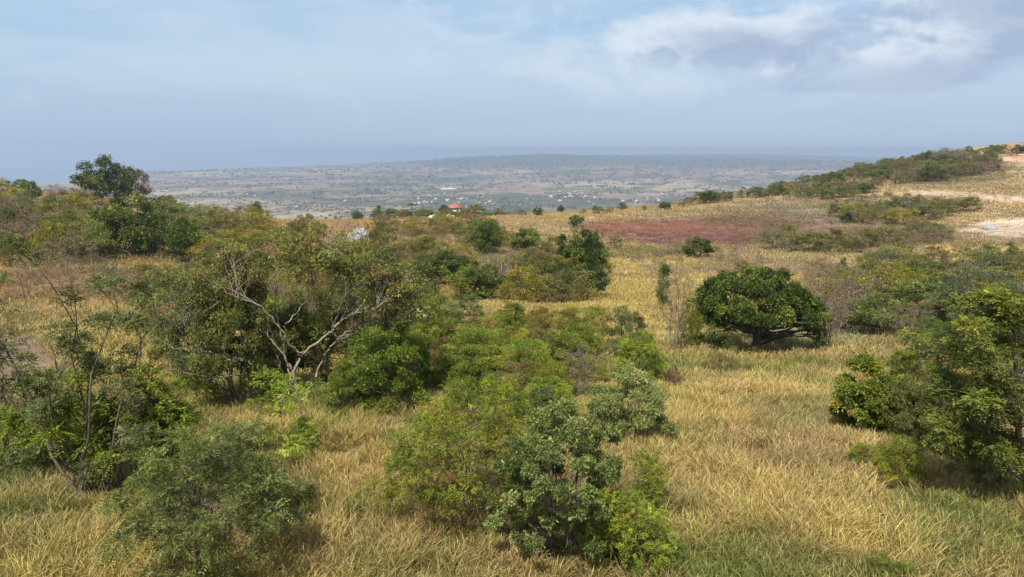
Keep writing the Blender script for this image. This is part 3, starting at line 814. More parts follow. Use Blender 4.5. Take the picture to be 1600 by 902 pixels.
hero('olive_shrub', 20, 720, lambda m: make_plant(111, 250 * m, 110 * m, 'vase', 22, 19 * m, 26, 'pinnate', (.24, .07, .026, 6), SLATE, stems=3, trunk_r=.035, twigs=4),
     'tall thin grey shrub with dark straight stems by the patch of bare soil')

# the sprawling tree with pale limbs, laid out limb by limb
def sprawling(m):
    bu, bv = 472, 640
    def P(pts, dy0, dy1):
        n = len(pts)
        return np.array([[(u_ - bu) * m, (dy0 + (dy1 - dy0) * i / (n - 1)) * m, (bv - v_) * m] for i, (u_, v_) in enumerate(pts)])
    def smooth(p):
        t = np.arange(len(p)); tt = np.linspace(0, len(p) - 1, len(p) * 4)
        q = np.stack([np.interp(tt, t, p[:, k_]) for k_ in range(3)], 1)
        q[1:-1] = (q[:-2] + q[1:-1] * 2 + q[2:]) / 4; q[1:-1] = (q[:-2] + q[1:-1] * 2 + q[2:]) / 4
        rg = np.random.default_rng(len(p)); q[1:-1] += rg.normal(size=q[1:-1].shape) * 1.1 * m
        return q
    L_ = [([(470, 655), (466, 616), (463, 579)], 0, 0, 9, 7),
          ([(463, 579), (478, 546), (503, 531), (523, 513), (536, 500), (548, 463), (553, 430), (550, 405)], 0, 30, 6.5, 2),
          ([(536, 500), (548, 490), (562, 482), (582, 478), (600, 470)], 14, -20, 3.5, 1.5),
          ([(523, 513), (534, 488), (541, 470), (551, 455)], 10, -15, 3, 1.5),
          ([(463, 579), (459, 566), (449, 543), (435, 523), (425, 505)], 0, -10, 5, 2.5),
          ([(478, 546), (466, 537), (463, 531), (456, 503), (436, 473), (418, 458), (403, 453), (385, 440)], 0, -45, 4.5, 1.5),
          ([(456, 503), (470, 485), (485, 465), (492, 448)], -10, 30, 3, 1.2),
          ([(462, 615), (446, 591), (430, 578), (410, 566), (402, 553), (380, 550), (360, 540), (340, 530), (326, 515), (313, 492), (303, 476), (290, 468)], 5, -60, 6, 2),
          ([(396, 551), (375, 550), (358, 549), (342, 551)], -25, -30, 3, 1.5), ([(345, 540), (335, 527), (312, 522)], -40, -60, 2.5, 1.2),
          ([(440, 600), (410, 583), (383, 576), (366, 574), (353, 573), (330, 562), (312, 552), (300, 546)], 10, -80, 4, 1.5),
          ([(478, 625), (483, 606), (493, 586), (503, 563), (515, 545), (528, 528), (545, 520)], 0, 40, 5, 2.5),
          ([(455, 600), (444, 570), (438, 536), (430, 500), (425, 470)], 15, 50, 4.5, 2),
          ([(452, 610), (432, 580), (425, 555), (420, 530), (400, 500), (380, 470)], 20, 60, 4, 1.8),
          ([(553, 440), (575, 420), (590, 400)], 25, 20, 2.2, 1.2), ([(403, 453), (400, 430), (395, 405)], -40, -30, 2, 1)]
    limbs = [(smooth(P(p, a, b)), r0 * m * .38, r1 * m * .34) for p, a, b, r0, r1 in L_]
    rng = np.random.default_rng(77); cents = []
    for _ in range(290):
        a = rng.uniform(0, PI); q = rng.uniform(.45, 1) ** .6
        u_ = 462 + math.cos(a) * 205 * q; v_ = 505 - math.sin(a) * 138 * q + rng.uniform(-8, 14)
        cents.append([(u_ - bu) * m, rng.uniform(-20, 110) * m * (1.1 - abs(math.cos(a)) * .5), (bv - v_) * m])
    for u_, v_ in ((300, 470), (285, 480), (310, 500), (270, 500), (300, 440), (325, 455), (290, 520)):
        cents.append([(u_ - bu) * m, rng.uniform(-70, -20) * m, (bv - v_) * m])
    pal = [((.10, .115, .04), 4), ((.13, .14, .055), 3), ((.14, .13, .06), 1.5), ((.15, .10, .07), 1.0), ((.055, .07, .028), 2.5), ((.16, .17, .13), .5)]
    return make_plant(112, 270 * m, 360 * m, 'dome', 10, 14.5 * m, 20, 'simple', (.125, .05), pal, centres=cents, limbs=limbs, twigs=5, bark=M_PALE, flat=.7)
hero('sprawling_tree', 472, 640, sprawling, 'sprawling tree with long pale crooked limbs spreading below an olive and brown crown', 'tree', land='the sprawling pale-limbed tree')

def mango(m):
    rng = np.random.default_rng(8)
    C = []
    while len(C) < 150:
        a = rng.uniform(-PI, PI); q = rng.uniform(.1, 1) ** .5
        x = math.cos(a) * q; y = math.sin(a) * q
        top = math.sqrt(max(0, 1 - (x * x + y * y) * .80))
        z = rng.uniform(.28, .93) if rng.random() < .5 else top * rng.uniform(.78, .97)
        z = max(z, .12 if x < -.25 else .2 if x > .5 else .34)
        if z > top: continue
        if x > .10 and x < .48 and z < .40: continue
        if abs(x) < .3 and y < 0 and z < .36: continue
        f_ = 1 + .12 * math.sin(a * 3 + 1) + .08 * math.sin(a * 5 + z * 6)
        C.append([(x * 91 * f_ - 10) * m, y * 84 * m * f_, (z * (138 + 9 * math.sin(x * 6 + 1)) + 5) * m])
    C += [[-88 * m, 0, 20 * m], [-60 * m, -40 * m, 22 * m], *[[x_ * m, y_ * m, z_ * m] for x_, y_, z_ in ((72, -30, 46), (84, -10, 38), (92, 5, 52), (64, -50, 58), (88, -30, 60), (94, -12, 30), (78, 20, 44), (56, -60, 66), (80, -45, 30))], [-95 * m, 5 * m, 45 * m]]
    limbs = []
    base = np.array([0, 0, -.2]); fork = np.array([2 * m, 0, 36 * m])
    limbs.append((arc(base, fork, rng, .03, 6), 7.5 * m, 6 * m))
    for tx, ty, tz in ((-60, -30, 70), (-30, 30, 95), (10, -35, 105), (45, 20, 95), (75, -20, 85), (-75, 20, 80), (30, -50, 75), (-10, -60, 55), (60, 40, 60)):
        limbs.append((arc(fork, (tx * m, ty * m, tz * m), rng, .14, 8, .15), 3.2 * m, .9 * m))
    return make_plant(113, 140 * m, 205 * m, 'dome', 10, 12 * m, 80, 'simple', (.15, .06), DARK, centres=C, limbs=limbs, twigs=2, mat=M_GLOSSY, bark=M_BARK, flat=.8)
hero('dark_leafy_tree', 1180, 548, mango, 'broad dark green domed tree with a short thick trunk standing in yellow grass', 'tree', land='the broad domed tree')

def leaning(m):
    rng = np.random.default_rng(9); limbs = []; cents = []
    trunk = np.array([[30, 0, -8], [8, 0, 40], [-15, 0, 90], [-20, 2, 150], [-30, 4, 210], [-45, 6, 270]]) * m
    limbs.append((np.stack([np.interp(np.linspace(0, 5, 14), range(6), trunk[:, k_]) for k_ in range(3)], 1), 7 * m, 2.5 * m))
    for k_, (tx, ty, tz) in enumerate(((-120, -20, 235), (-150, 20, 190), (-135, -10, 130), (-80, 30, 330), (-20, -30, 345), (60, 0, 320), (90, 20, 240), (-110, 10, 285), (70, -30, 180), (-90, -40, 170), (-70, 10, 100), (30, 20, 280))):
        s = trunk[min(5, 1 + int(tz / 80))]
        p = arc(s, (tx * m, ty * m, tz * m), rng, .10, 8, .12); limbs.append((p, 2.6 * m, .8 * m))
        for q in range(9): cents.append(p[rng.integers(3, 8)] + rng.normal(size=3) * np.array([24, 26, 9]) * m)
    return make_plant(114, 350 * m, 280 * m, 'layer', 10, 17 * m, 36, 'pinnate', (.30, .085, .030, 7), [((.06, .085, .025), 4), ((.09, .12, .035), 3), ((.045, .06, .03), 2), ((.16, .19, .04), .7)], centres=cents, limbs=limbs, twigs=3, flat=.35, bark=M_BARK)
hero('layered_green_tree', 1592, 790, leaning, 'tall leaning tree with layered feathery foliage over the slope, dark slanting trunk', 'tree', land='the tall leaning tree')

PALEG = [((.13, .17, .085), 4), ((.18, .22, .11), 3), ((.09, .12, .055), 2), ((.24, .27, .15), .5)]
hero('grey_green_shrub', 985, 682, lambda m: make_plant(121, 115 * m, 118 * m, 'dome', 44, 13 * m, 60, 'simple', (.085, .036), PALEG, stems=12, trunk_r=.028, twigs=3, flat=.6),
     'rounded pale grey-green shrub on many thin stems beside open grass', land='the rounded pale shrub')
def two_headed(m):
    rng = np.random.default_rng(4); C = []
    for cx, cy, cz, rx, rz_, n in ((-22, 0, 88, 34, 42, 26), (-12, -8, 52, 52, 40, 40), (28, 0, 62, 40, 30, 26), (20, -10, 28, 44, 26, 18)):
        d = unit(rng.normal(size=(n, 3))) * rng.uniform(.4, 1, (n, 1)) ** .5
        C += [[(cx + q[0] * rx) * m, (cy + q[1] * rx) * m, max(10, cz + q[2] * rz_) * m] for q in d]
    return make_plant(122, 135 * m, 120 * m, 'bush', 10, 12 * m, 52, 'simple', (.11, .055), BRIGHT, centres=C, stems=8, trunk_r=.03, twigs=2)
hero('leafy_green_bush', 1362, 682, two_headed, 'tall vivid green bush on the open grass slope, two-headed and dense', land='the vivid two-headed bush')

near = [  # kind, u, v base, top, width px, label, landmark
 ('bright', 600, 640, 500, 150, 'big bright green bush under the outer limbs of the sprawling pale-limbed tree', 'the big bright bush'),
 ('bright', 545, 650, 560, 90, 'lower green bush in the shade between the sprawling tree trunk and the big bright bush', None),
 ('olive', 375, 640, 440, 170, 'large dark olive bush behind the lowest pale limb of the sprawling tree', 'the large bush behind the pale limb'),
 ('olive', 300, 590, 430, 130, 'dusty olive bush beyond the tips of the long pale limb', None),
 ('darkround', 430, 612, 470, 150, 'deep green bush directly behind the trunk of the sprawling tree', None),
 ('mixed', 520, 560, 400, 150, 'brownish green bush rising behind the fork of the sprawling tree', None),
 ('feathery', 672, 560, 455, 72, 'upright bright green bush at the edge of the thicket beside the sprawling tree', 'the upright bright bush'),
 ('grey', 630, 560, 445, 95, 'grey-green bush between the sprawling tree and the upright bright bush', None),
 ('mixed', 355, 470, 380, 120, 'brownish bush behind the top of the sprawling tree, on its uphill side', None),
 ('olive', 590, 470, 385, 120, 'olive bush with a broken outline behind the crown of the sprawling tree', None),
 ('bright', 640, 610, 520, 90, 'green bush at the outer edge of the big bright bush, facing the open grass', None),
 ('olive', 560, 600, 440, 150, 'tall olive bush filling the thicket behind the big bright bush', None),
 ('olive', 650, 520, 405, 110, 'broad olive bush at the top of the thicket, uphill of the upright bright bush', None),
 ('mixed', 590, 430, 350, 90, 'ragged brown-green bush above the crown of the sprawling tree, near the limestone outcrop', None),
 ('olive', 250, 520, 425, 90, 'dusty olive bush between the brown grass and the tips of the pale limb', None),
 ('mixed', 680, 600, 545, 70, 'low wiry bush on the grass slope under the upright bright bush', None),
 ('feathery', 700, 700, 620, 60, 'small feathery bush uphill of the wide feathery shrub, beside brown grass', None),
 ('feathery', 780, 680, 585, 105, 'feathery bush just above the wide feathery shrub', None),
 ('grey', 850, 690, 600, 80, 'grey-green bush directly behind the top of the large grey-green shrub', None),
 ('feathery', 740, 585, 510, 90, 'feathery green bush above the fallen pale branch', None),
 ('feathery', 815, 610, 530, 110, 'feathery green bush in the middle of the feathery thicket, tallest part of the band', 'the middle of the feathery thicket'),
 ('bright', 875, 590, 515, 95, 'lush green bush below the wispy shrub', None),
 ('feathery', 850, 650, 560, 80, 'light green feathery bush next to the slender dark-stemmed shrub', None),
 ('plume', 872, 540, 478, 120, 'wispy olive brown shrub with upright twigs between grass and feathery thicket', 'the wispy shrub'),
 ('bright', 800, 560, 490, 60, 'bright green bush at the top corner of the feathery thicket', None),
 ('feathery', 905, 560, 500, 70, 'bright feathery bush just beneath the end of the wispy shrub', None),
 ('bare', 906, 625, 535, 60, 'slender shrub with thin dark stems rising from dry grass by the feathery thicket', 'the slender dark-stemmed shrub'),
 ('rust', 1052, 612, 568, 36, 'small brown dead bush beside the rounded pale shrub', None),
 ('grey', 980, 560, 478, 72, 'blue-green shrub with separate leaf heads behind the bright feathery bush', 'the blue-green shrub'),
 ('feathery', 1000, 592, 515, 95, 'bright feathery bush between the blue-green shrub and the rounded pale shrub', None),
 ('bare', 1052, 552, 408, 62, 'tall thin leafless tree with a few dark tufts close to the broad domed tree', 'the tall thin leafless tree'),
 ('column', 1036, 480, 412, 22, 'dark leafy creeper clump near the top of the tall thin leafless tree', None),
 ('feathery', 1078, 545, 480, 38, 'narrow bright bush squeezed between the leafless tree and the broad domed tree', None),
 ('bare', 1290, 550, 425, 75, 'grey leafless tree with forking stems on the far side of the broad domed tree', 'the grey leafless tree'),
 ('mixed', 1130, 590, 552, 72, 'low scrubby bush in the yellow grass in front of the broad domed tree', None),
 ('olive', 1425, 700, 580, 115, 'dark blue-green bush touching the vivid two-headed bush', None),
 ('olive', 1480, 712, 600, 110, 'dark bush under the spreading boughs of the tall leaning tree', None),
 ('feathery', 1402, 752, 678, 95, 'yellow-green feathery bush standing alone in front of the dark bushes', 'the lone yellow-green feathery bush'),
 ('feathery', 1350, 735, 690, 50, 'tiny green bush in tall grass beside the lone yellow-green feathery bush', None),
 ('bright', 1390, 915, 866, 82, 'small vivid green bush in dry grass at the lower edge', None),
 ('olive', 1530, 760, 660, 110, 'shaded green bush at the foot of the tall leaning tree', None),
 ('umbrella', 1470, 600, 500, 130, 'layered dark green tree beyond the tall leaning tree, over the grass edge', 'the layered dark tree'),
 ('umbrella', 1560, 620, 460, 170, 'wide layered tree whose crown merges with the tall leaning tree', None),
 ('slate', 1540, 540, 415, 170, 'large dusty grey tree-like bush high behind the tall leaning tree', None),
 ('bright', 1410, 600, 545, 60, 'sparse green bush in pale grass above the dark blue-green bush', None),
 # middle distance
 ('grey', 731, 500, 457, 56, 'small umbrella-shaped blue-green tree on a thin stem in dry grass', 'the small umbrella-shaped tree'),
 ('bright', 757, 468, 428, 34, 'round deep green bush just uphill of the small umbrella-shaped tree', None),
 ('yellow', 725, 468, 432, 50, 'yellow-green bush next to the round deep green bush', None),
 ('dark', 700, 448, 392, 88, 'dark spreading tree in the hollow below the track', 'the dark tree in the hollow'),
 ('whitetree', 785, 462, 385, 75, 'dead white-barked tree with bare forked limbs in the hollow', 'the dead white tree'),
 ('darkround', 764, 398, 343, 58, 'tall round dark green tree rising behind the dead white tree', 'the tall round tree'),
 ('darkround', 822, 392, 356, 60, 'bright topped green tree next to the tall round tree', None),
 ('dark', 905, 432, 357, 88, 'tallest dark tree of the dense grove beside the red soil', 'the dense dark grove'),
 ('dark', 925, 420, 366, 50, 'dark tree at the red soil edge of the dense grove', None),
 ('dark', 872, 448, 408, 62, 'low dark tree at the near corner of the dense grove', None),
 ('dark', 912, 462, 412, 80, 'dark green tree at the foot of the dense grove', None),
 ('yellow', 905, 470, 440, 60, 'yellowish bush skirting the dense dark grove', None),
 ('mixed', 860, 410, 366, 60, 'brown twiggy bush between the bright topped tree and the dense grove', None),
 ('brown', 830, 430, 388, 80, 'leafless brown bush behind the dead white tree', None),
 ('darkround', 900, 355, 336, 26, 'small round dark tree alone on the yellow ridge grass', 'the lone tree on yellow grass'),
 ('slate', 962, 388, 368, 26, 'small grey bush at the corner of the red soil', None),
 ('dark', 1090, 402, 369, 54, 'dark green double bush at the near edge of the red soil', 'the bush by the red soil'),
 ('brown', 1148, 402, 384, 24, 'dark brown scraggy bush below the red soil', None),
 ('bright', 1358, 419, 396, 38, 'solitary round bright bush on the tan grass strip', 'the solitary round bush'),
 ('column', 1316, 420, 402, 14, 'short narrow tree near the solitary round bush', None),
 ('bright', 1545, 404, 383, 38, 'deep green round bush on the tan grass near the bare earth', None),
 ('column', 1578, 412, 378, 22, 'narrow dark tree at the edge of the bare earth slope', None),
 ('bright', 1462, 375, 350, 46, 'green bush at the near side of the bare earth', None),
 ('dark', 1352, 386, 358, 28, 'nearly black bush in the row above the tan grass strip', None),
 ('dark', 1325, 348, 330, 32, 'dark blue-green bush on the dusky slope', None),
 ('bright', 1230, 372, 350, 24, 'small green tree beside the red soil, seen against dusky ground', None),
 ('darkround', 1350, 303, 286, 26, 'dark rounded bush at the end of the hedge-like row beneath the ridge', None),
 # far side of the near hill
 ('dark', 215, 402, 305, 124, 'largest dark glossy round tree on the scrubby slope', 'the largest dark glossy tree'),
 ('dark', 292, 412, 340, 74, 'dark green tree tucked beside the largest dark glossy tree', None),
 ('bright', 312, 378, 340, 46, 'fresh green tree behind the largest dark glossy tree', None),
 ('dark', 175, 322, 246, 88, 'tall ragged tree standing highest on the skyline of the scrubby slope', 'the tall ragged skyline tree'),
 ('rust', 212, 322, 262, 58, 'rust brown tree touching the tall ragged skyline tree', 'the rust brown tree'),
 ('darkround', 246, 315, 274, 40, 'dark tree on the downhill end of the skyline clump', None),
 ('dark', 262, 312, 278, 30, 'small dark tree at the tip of the skyline clump', None),
 ('darkround', 48, 312, 284, 34, 'small dark round tree among yellow scrub', None),
 ('mixed', 76, 300, 265, 64, 'pale olive flat-topped tree on the skyline', 'the flat-topped skyline tree'),
 ('darkround', 402, 345, 316, 20, 'small dark skyline tree at the lower end of the scrubby slope', None),
 ('dark', 440, 343, 324, 30, 'dark bush on the far edge of the brown field', None),
 ('dark', 537, 343, 321, 30, 'dark bush standing alone on the brown field skyline', None),
 ('dark', 558, 344, 330, 22, 'low dark bush on the brown field skyline', None),
 ('yellow', 330, 420, 372, 70, 'yellow-green bush on the slope above the long pale limb', None),
 ('bare', 545, 415, 340, 50, 'leafless twiggy tree standing in front of the limestone outcrop', None),
 ('brown', 572, 412, 362, 40, 'leafless brown bush at the foot of the limestone outcrop', None),
 ('mixed', 480, 395, 335, 60, 'rounded brownish green bush on the near edge of the brown field', 'the rounded brownish bush'),
]
for kd, u, vb, top, w_, lab, ld in near:
    place(kd, u, vb, top, w_, lab, ld)

# ------------------------------------------------------------------ the many bushes of the slopes
def inside(poly, u, v):
    c = False; n = len(poly)
    for i in range(n):
        (x0, y0), (x1, y1) = poly[i], poly[i - 1]
        if (y0 > v) != (y1 > v) and u < (x1 - x0) * (v - y0) / (y1 - y0) + x0: c = not c
    return c
KEEP = [(215, 402, 62), (292, 412, 36), (163, 322, 38), (212, 322, 28), (905, 440, 50), (764, 398, 30), (822, 392, 28), (700, 448, 44), (785, 462, 26), (731, 500, 30), (1357, 419, 24), (1090, 402, 30)]
def scatter(poly, n, kinds, h0, h1, seed, sep_px, where):
    rg = random.Random(seed); us = [p[0] for p in poly]; vs = [p[1] for p in poly]
    got = []; t = 0
    while len(got) < n and t < n * 80:
        t += 1
        u = rg.uniform(min(us), max(us)); v = rg.uniform(min(vs), max(vs))
        if not inside(poly, u, v): continue
        if any(abs(u - a) < b and c - 3 < v < c + 30 for a, c, b in KEEP): continue
        if any(abs(u - a) < sep_px and abs(v - b) < sep_px * .45 for a, b in got): continue
        kd = rg.choices([k_ for k_, _ in kinds], [w_ for _, w_ in kinds])[0]
        hh = rg.uniform(h0, h1) * 1.22
        e = place(kd, u, v, hm=hh, wm=hh * DIM[kd][1] / DIM[kd][0] * rg.uniform(1.0, 1.75), auto=where)
        if e: got.append((u, v))
scatter([(-60, 296), (60, 290), (140, 300), (300, 312), (330, 330), (420, 348), (420, 372), (250, 418), (100, 412), (-60, 400)], 86,
        [('yellow', 3.0), ('mixed', 2.8), ('brown', 2.0), ('olive', 1.4), ('rust', .8), ('darkround', .6), ('slate', .6)], 2.6, 5.0, 1, 17, 'on the scrubby slope')
scatter([(250, 318), (400, 345), (460, 350), (460, 400), (330, 420), (300, 380)], 20, [('olive', 2), ('yellow', 2), ('mixed', 2), ('darkround', 1.2), ('brown', 1)], 2.2, 4.2, 2, 18, 'on the scrubby slope')
scatter([(240, 410), (330, 385), (480, 385), (600, 400), (660, 430), (680, 500), (620, 530), (520, 500), (300, 540), (250, 480)], 44, [('olive', 3), ('mixed', 3), ('yellow', 1), ('brown', 2), ('bright', 1.2), ('slate', 1)], 2.0, 3.4, 21, 30, 'behind the sprawling tree')
scatter([(640, 560), (760, 500), (940, 520), (920, 600), (860, 680), (700, 640)], 24, [('feathery', 4), ('mixed', 1.5), ('bright', 1.5)], 1.2, 2.0, 22, 38, 'in the feathery thicket')
scatter([(560, 440), (680, 450), (720, 470), (690, 540), (600, 560)], 10, [('olive', 2), ('mixed', 2), ('grey', 2), ('yellow', 1)], 1.8, 3.0, 23, 30, 'beside the upright bright bush')
scatter([(-40, 395), (300, 400), (330, 450), (150, 470), (-40, 470)], 18, [('yellow', 1.2), ('brown', 4), ('mixed', 1), ('slate', 1)], 1.4, 2.6, 3, 34, 'in the brown grass')
scatter([(560, 372), (730, 360), (850, 402), (960, 440), (930, 470), (780, 478), (640, 450), (560, 430)], 56, [('mixed', 3), ('brown', 2.6), ('olive', 1.6), ('yellow', 1.5), ('darkround', .8)], 2.0, 3.8, 4, 22, 'in the hollow')
scatter([(590, 340), (720, 342), (760, 352), (730, 366), (590, 372)], 16, [('mixed', 2), ('olive', 2), ('yellow', 1), ('darkround', .7)], 2.4, 4.4, 5, 18, 'by the house')
scatter([(1310, 452), (1400, 425), (1500, 415), (1640, 420), (1640, 520), (1460, 540), (1330, 530)], 62, [('mixed', 3), ('brown', 2.4), ('yellow', .7), ('slate', 2.6), ('olive', 2.2), ('bare', 1.2), ('feathery', 1.0)], 2.2, 4.0, 6, 27, 'in the grey thicket')
scatter([(1190, 383), (1300, 382), (1440, 364), (1500, 372), (1440, 384), (1330, 396), (1215, 400)], 26, [('mixed', 2.5), ('brown', 2), ('slate', 1.5), ('yellow', 1.2), ('olive', 1)], 2.0, 3.6, 7, 12, 'above the tan grass strip')
scatter([(1290, 312), (1400, 306), (1480, 312), (1470, 322), (1300, 322)], 16, [('slate', 4), ('grey', 1), ('mixed', 1)], 1.2, 2.2, 24, 12, 'in the grey band of the slope')
scatter([(1310, 338), (1390, 326), (1520, 318), (1520, 330), (1420, 352), (1320, 350)], 34, [('mixed', 2), ('slate', 2), ('yellow', 1.3), ('olive', 1.6)], 2.0, 4.2, 8, 14, 'on the dusky slope')
scatter([(1215, 302), (1360, 292), (1370, 303), (1300, 312), (1220, 314)], 28, [('olive', 2), ('mixed', 2.5), ('slate', 1), ('yellow', .6)], 2.6, 5.0, 9, 10, 'in the hedge-like row')
scatter([(1330, 281), (1390, 262), (1500, 252), (1560, 254), (1560, 268), (1480, 282), (1380, 290)], 46, [('mixed', 2.6), ('olive', 2), ('slate', 1.5), ('brown', 1.6), ('darkround', .5)], 3.0, 6.5, 10, 11, 'beneath the ridge')
scatter([(1070, 318), (1200, 303), (1300, 279), (1400, 254), (1500, 243), (1600, 236), (1640, 238), (1600, 243), (1400, 263), (1300, 288), (1200, 309), (1075, 322)], 60, [('olive', 2.5), ('dark', 1.2), ('mixed', 1.6), ('slate', 1)], 2.6, 5.0, 11, 8, 'on the ridge')
scatter([(760, 334), (1080, 322), (1080, 328), (900, 336), (760, 342)], 12, [('olive', 2), ('mixed', 2), ('dark', 1)], 1.6, 3.4, 12, 18, 'along the yellow crest')
scatter([(1050, 395), (1200, 402), (1230, 425), (1060, 425), (960, 410)], 9, [('brown', 3), ('mixed', 1)], 1.2, 2.4, 13, 22, 'below the red soil')
scatter([(1260, 430), (1330, 440), (1330, 540), (1270, 520)], 7, [('bare', 3), ('brown', 2)], 2.4, 4.0, 14, 22, 'beside the grey leafless tree')

# ------------------------------------------------------------------ low leafy growth between the bushes
def build_undergrowth():
    rng = np.random.default_rng(31)
    zones = [(150, 352, 330, 62, 6500), (430, 455, 260, 70, 3600), (720, 410, 220, 48, 3200), (800, 560, 150, 70, 1100), (1460, 480, 210, 60, 3400), (1270, 345, 190, 26, 1500), (1560, 290, 90, 30, 500), (1180, 305, 150, 9, 300), (990, 392, 110, 12, 600),
             (1330, 375, 170, 14, 900), (1440, 268, 160, 20, 3600), (1400, 318, 150, 12, 900), (180, 700, 190, 110, 500), (1450, 690, 130, 60, 400), (850, 820, 150, 60, 250), (1250, 720, 330, 170, 420), (600, 740, 160, 120, 160), (1200, 590, 200, 40, 260), (1400, 335, 110, 16, 500)]
    mb = MB(); pals = [MIX, YELL, OLIVE, BROWN]
    for cu, cv, ru, rv, n in zones:
        q = np.sqrt(rng.random(n)); a = rng.uniform(0, 2 * PI, n)
        u = cu + ru * q * np.cos(a); v = cv + rv * q * np.sin(a)
        ok = v > 236; u, v = u[ok], v[ok]
        x, y = ray_ground(u, v); ok = ~np.isnan(y); x, y, v = x[ok], y[ok], v[ok]
        z = ground(x, y); n = len(x)
        keep = fbm(x / 5, y / 5, 131, 3) > .38
        x, y, z = x[keep], y[keep], z[keep]; n = len(x)
        sel = np.clip((fbm(x / 12, y / 12, 141, 3) - .3) * 9, 0, 3.99)
        sel = np.clip(sel + rng.normal(size=n) * .7, 0, 3.99).astype(int)
        base = np.array([pals[s_][rng.integers(0, 3)][0] for s_ in sel]) * np.array([1.4, 1.25, 1.1])
        k_ = 34; size = np.clip(y / 75, .35, 1.35) * rng.uniform(.6, 1.3, n)
        P = np.stack([x, y, z], 1).repeat(k_, 0)
        sz = size.repeat(k_)[:, None]
        d = unit(rng.normal(size=(n * k_, 3)) * np.array([1, 1, .7]) + np.array([0, 0, .5]))
        P = P + d * sz * np.array([.75, .75, .65]) * rng.uniform(.3, 1, (n * k_, 1))
        leaves(mb, P, unit(d + rng.normal(size=d.shape) * .6), (.16 * sz[:, 0] + .05) * rng.uniform(.7, 1.3, n * k_), .05 * sz[:, 0] + .02, base.repeat(k_, 0) * rng.uniform(.65, 1.35, (n * k_, 1)), rng)
    o = link('undergrowth', mb.mesh('undergrowth', M_DRY))
    tag(o, 'low olive and brown scrub filling the gaps between bushes', 'undergrowth', kind='stuff')
build_undergrowth()

# ------------------------------------------------------------------ the far plain
def build_woods():
    rng = np.random.default_rng(41); mb = MB()
    n = 26000
    u = rng.uniform(120, 1640, n); Y = np.exp(rng.uniform(math.log(900), math.log(9000), n)); x = (u - 800) / F * Y
    z = ground(x, Y)
    keep = (z > SEA + 3) & (fbm(x / 210, Y / 210, 61, 5) + .5 * fbm(x / 60, Y / 60, 65, 3) > .77)
    x, y, z = x[keep], Y[keep], z[keep]; n = len(x)
    r = rng.uniform(3, 8, n) * np.clip(y / 3000, .8, 2.2)
    k_ = 5
    c = np.stack([x, y, z + r * .4], 1).repeat(k_, 0); rr = r.repeat(k_)[:, None]
    c = c + rng.normal(size=c.shape) * rr * np.array([.5, .5, .15])
    a = unit(rng.normal(size=c.shape)); b = unit(np.cross(a, rng.normal(size=c.shape)))
    V = np.stack([c - a * rr * .6, c - b * rr * .5, c + a * rr * .6, c + b * rr * .5], 1)
    C = np.array([[.065, .072, .04]]) * rng.uniform(.7, 1.6, (n, 1)); C = C.repeat(k_, 0)
    mb.quads(V, C)
    o = link('distant_woodland', mb.mesh('distant_woodland', M_DRY))
    tag(o, 'patchy dark woodland over the far hazy plain', 'woodland', kind='stuff')
build_woods()

def flat_mat(name, col, rough=.8, noise=.15, scale=1.5):
    m, t = new_mat(name)
    g = t.nodes.new('ShaderNodeTexCoord'); n = t.nodes.new('ShaderNodeTexNoise'); n.inputs['Scale'].default_value = scale; n.inputs['Detail'].default_value = 5
    t.links.new(g.outputs['Object'], n.inputs['Vector'])
    mr = t.nodes.new('ShaderNodeMapRange'); mr.inputs[1].default_value = .3; mr.inputs[2].default_value = .7; mr.inputs[3].default_value = 1 - noise; mr.inputs[4].default_value = 1 + noise
    t.links.new(n.outputs['Fac'], mr.inputs[0])
    vm = t.nodes.new('ShaderNodeVectorMath'); vm.operation = 'SCALE'; vm.inputs[0].default_value = col; t.links.new(mr.outputs[0], vm.inputs['Scale'])
    p = t.nodes.new('ShaderNodeBsdfPrincipled'); p.inputs['Roughness'].default_value = rough
    t.links.new(vm.outputs[0], p.inputs['Base Color'])
    o = t.nodes.new('ShaderNodeOutputMaterial'); t.links.new(p.outputs[0], o.inputs[0])
    return m
M_WALL = flat_mat('painted_wall', (.55, .49, .42)); M_REDROOF = flat_mat('red_roof_paint', (.30, .095, .075), .7, .3)
M_GLASS = flat_mat('window_glass', (.05, .06, .07), .1); M_DOOR = flat_mat('door_wood', (.16, .09, .05)); M_WHITE = flat_mat('white_sheet_roof', (.52, .52, .51), .5)
M_SAND = flat_mat('pale_marl', (.50, .41, .30), .95, .25, 1.2); M_ROCK = flat_mat('limestone', (.27, .265, .255), .95, .6, 2.6)
M_POST = flat_mat('weathered_post', (.22, .18, .14)); M_GREYROOF = flat_mat('zinc_roof', (.45, .45, .46), .5)
def box(mb, x0, x1, y0, y1, z0, z1):
    V = [(x, y, z) for z in (z0, z1) for y in (y0, y1) for x in (x0, x1)]
    mb.raw(V, [(0, 2, 3, 1), (4, 5, 7, 6), (0, 1, 5, 4), (2, 6, 7, 3), (0, 4, 6, 2), (1, 3, 7, 5)], (1, 1, 1))
def hip(mb, x0, x1, y0, y1, z0, h, ov=.6, th=.15):
    x0 -= ov; x1 += ov; y0 -= ov; y1 += ov
    ym = (y0 + y1) / 2; ins = (y1 - y0) / 2
    a, b = (x0 + ins, ym, z0 + h), (x1 - ins, ym, z0 + h)
    V = [(x0, y0, z0), (x1, y0, z0), (x1, y1, z0), (x0, y1, z0), a, b, (x0, y0, z0 - th), (x1, y0, z0 - th), (x1, y1, z0 - th), (x0, y1, z0 - th)]
    mb.raw(V, [(0, 1, 5, 4), (2, 3, 4, 5), (1, 2, 5, 5), (3, 0, 4, 4), (6, 9, 8, 7), (0, 6, 7, 1), (1, 7, 8, 2), (2, 8, 9, 3), (3, 9, 6, 0)], (1, 1, 1))
